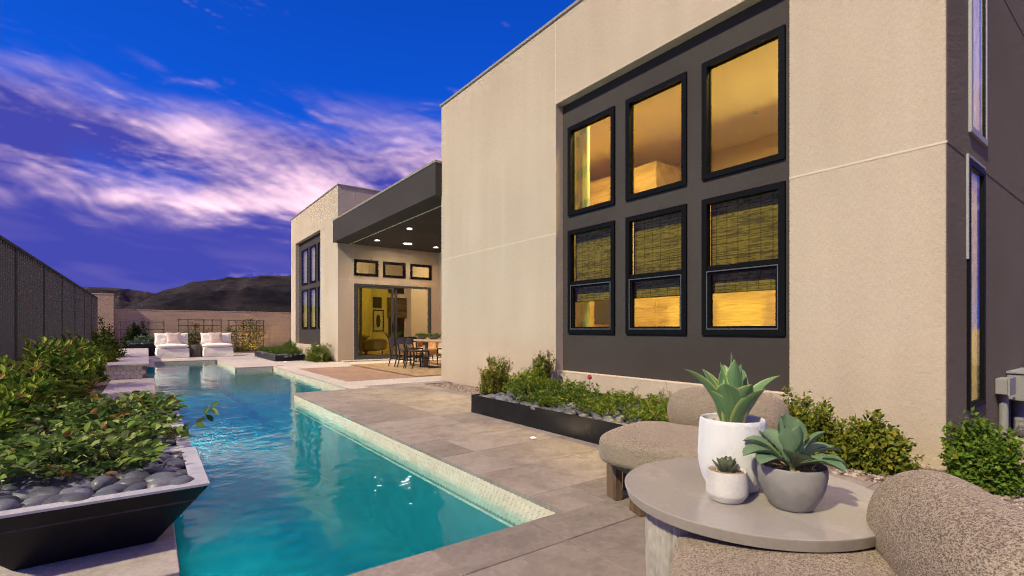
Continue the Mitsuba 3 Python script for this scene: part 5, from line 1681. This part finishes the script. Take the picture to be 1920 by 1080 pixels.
# tall white pot with an agave
px, py = 1.63, 0.925
pt = thing('plant_pot', 'tall rough white pot at the back of the round table', 'pot')
part(pt, 'body', mv(lathe([(0, 0), (0.066, 0.0), (0.082, 0.006), (0.097, 0.035), (0.108, 0.075), (0.112, 0.115), (0.110, 0.17), (0.1065, 0.225), (0.104, 0.238), (0.100, 0.242), (0.096, 0.238), (0.094, 0.215), (0, 0.213)], 72), px, py, 0.5018), 'pot_white', 35)
chips(pt, px, py, 0.5018 + 0.217, 0.092, 0.0075, 420, 1, ((0.62, 0.52, 0.42), (0.42, 0.30, 0.21), (0.72, 0.66, 0.58), (0.30, 0.22, 0.17)))
ag = thing('agave', 'green agave with pointed yellow-edged leaves in the tall white pot', 'plant')
aprof = lambda t: np.where(t < 0.5, 0.62 + 0.38 * np.sin(np.clip(t / 0.5, 0, 1) * PI / 2), np.cos(np.clip((t - 0.5) / 0.5, 0, 1) * PI / 2) ** 0.85) + 0.004
view = math.atan2(-0.59, 0.80)                                       # the picture's right, as a world angle
for az, tilt, L, W, bd, rl in ((0.0, 1.02, 0.215, 0.060, -0.55, 0.0), (0.35, 0.85, 0.20, 0.055, -0.35, 0.0), (PI, 1.15, 0.235, 0.056, -0.75, 0.0), (PI - 0.45, 1.22, 0.19, 0.060, -0.2, 0.1),
                               (-1.35, 1.12, 0.165, 0.090, -0.25, 0.0), (-0.75, 1.05, 0.155, 0.090, -0.3, 0.0), (-2.2, 1.10, 0.17, 0.090, -0.30, 0.0), (-2.75, 1.05, 0.15, 0.060, -0.35, 0),
                               (1.4, 1.15, 0.21, 0.062, -0.2, 0.0), (0.85, 1.1, 0.20, 0.066, -0.25, 0.0), (2.2, 1.15, 0.20, 0.060, -0.3, 0.0), (-1.7, 1.42, 0.215, 0.062, 0.05, 0.0), (0.4, 1.38, 0.20, 0.058, 0.0, 0.0),
                               (1.9, 1.50, 0.235, 0.040, 0.03, 0.5), (2.9, 1.40, 0.205, 0.052, 0.0, 0.0)):
    a = view + az
    me, uv = fleshy(L * 1.13, W * 1.22, aprof, lambda t, b=bd: b * t ** 1.4 + 0.10 * np.sin(t * PI), 0.55, 0.008)
    put_leaf(ag, me, uv, 'agave_leaf', px + 0.014 * math.cos(a), py + 0.014 * math.sin(a), 0.705, a, tilt, rl)

# small pale pot with a little succulent
px, py = 1.498, 0.868
pt = thing('plant_pot', 'small pale grey pot at the front left of the round table', 'pot')
part(pt, 'body', mv(lathe([(0, 0), (0.042, 0.0), (0.048, 0.003), (0.061, 0.022), (0.063, 0.028), (0.0625, 0.060), (0.059, 0.095), (0.057, 0.098), (0.054, 0.096), (0.052, 0.087), (0, 0.086)], 64), px, py, 0.5018), 'pot_small', 35)
chips(pt, px, py, 0.5018 + 0.088, 0.051, 0.0032, 500, 2, ((0.32, 0.22, 0.13), (0.22, 0.14, 0.085), (0.42, 0.31, 0.2)))
su = thing('succulent', 'small dark rosette succulent in the small pale pot', 'plant')
sprof = lambda t: np.where(t < 0.62, 0.45 + 0.55 * np.sin(np.clip(t / 0.62, 0, 1) * PI / 2), np.cos(np.clip((t - 0.62) / 0.38, 0, 1) * PI / 2) ** 0.7) + 0.004
for i in range(24):
    q = i / 23
    me, uv = fleshy(0.030 + 0.020 * (1 - q) + 0.006 * math.sin(i * 2.1), 0.021 + 0.005 * (1 - q), sprof, lambda t: 0.5 * t, 0.5, 0.008, 8, 7)
    a = i * 2.39996
    put_leaf(su, me, uv, 'tiny_leaf', px + 0.010 * (1 - q) * math.cos(a), py + 0.010 * (1 - q) * math.sin(a), 0.592 + 0.014 * q, a, 0.55 + 0.85 * q)

# grey pot with a broad-leaved rosette
px, py = 1.60, 0.715
pt = thing('plant_pot', 'round smooth grey pot at the front right of the round table', 'pot')
part(pt, 'body', mv(lathe([(0, 0), (0.050, 0.0), (0.058, 0.004), (0.078, 0.035), (0.091, 0.070), (0.0965, 0.105), (0.0965, 0.125), (0.0945, 0.132), (0.0915, 0.132), (0.089, 0.124), (0.088, 0.112), (0, 0.110)], 72), px, py, 0.5018), 'pot_grey', 35)
chips(pt, px, py, 0.5018 + 0.113, 0.087, 0.0036, 900, 3, ((0.42, 0.27, 0.12), (0.30, 0.18, 0.08), (0.55, 0.40, 0.22)))
ro = thing('broadleaf_succulent', 'pale green rosette of broad rounded leaves in the round grey pot', 'plant')
rprof = lambda t: np.maximum(0.22 + 0.78 * np.exp(-((t - 0.70) / 0.30) ** 2) - 0.22 * np.exp(-(t / 0.2) ** 2) * 0, 0) * np.sqrt(np.clip(1 - np.clip((t - 0.66) / 0.34, 0, 1) ** 3.6, 0.0004, 1))
for az, tilt, L, W, bd in ((0.0, 0.75, 0.125, 0.060, -1.0), (0.45, 0.72, 0.125, 0.064, -1.25), (-0.4, 0.55, 0.120, 0.058, -1.1), (-0.85, 0.45, 0.115, 0.055, -0.9), (PI, 0.70, 0.125, 0.062, -1.1), (PI - 0.5, 0.85, 0.12, 0.060, -0.9),
                           (PI + 0.45, 0.55, 0.115, 0.060, -0.9), (-1.5, 0.65, 0.105, 0.060, -0.6), (-1.95, 0.75, 0.09, 0.055, -0.4), (1.2, 0.9, 0.12, 0.06, -0.8), (1.9, 0.95, 0.12, 0.06, -0.7),
                           (-1.2, 1.30, 0.095, 0.056, 0.25), (1.6, 1.35, 0.115, 0.062, 0.1), (2.6, 1.30, 0.115, 0.060, 0.15), (0.6, 1.28, 0.105, 0.062, 0.1), (-2.3, 1.15, 0.095, 0.05, 0.1), (-0.5, 1.1, 0.10, 0.055, -0.35)):
    a = view + az
    me, uv = fleshy(L * (1.22 if tilt < 1.05 else 1.36), W * 1.2, rprof, lambda t, b=bd: b * 1.25 * t ** 1.3 + 0.05, 0.40, 0.006, 16, 9)
    put_leaf(ro, me, uv, 'spoon_leaf', px + 0.012 * math.cos(a), py + 0.012 * math.sin(a), 0.630, a, tilt)
tm = tube([[px, py, 0.60], [px, py, 0.65]], 0.012, 8)
part(ro, 'stem', tm, 'vc_bark', color=np.tile([0.10, 0.12, 0.06], (len(tm.vertices), 1)))
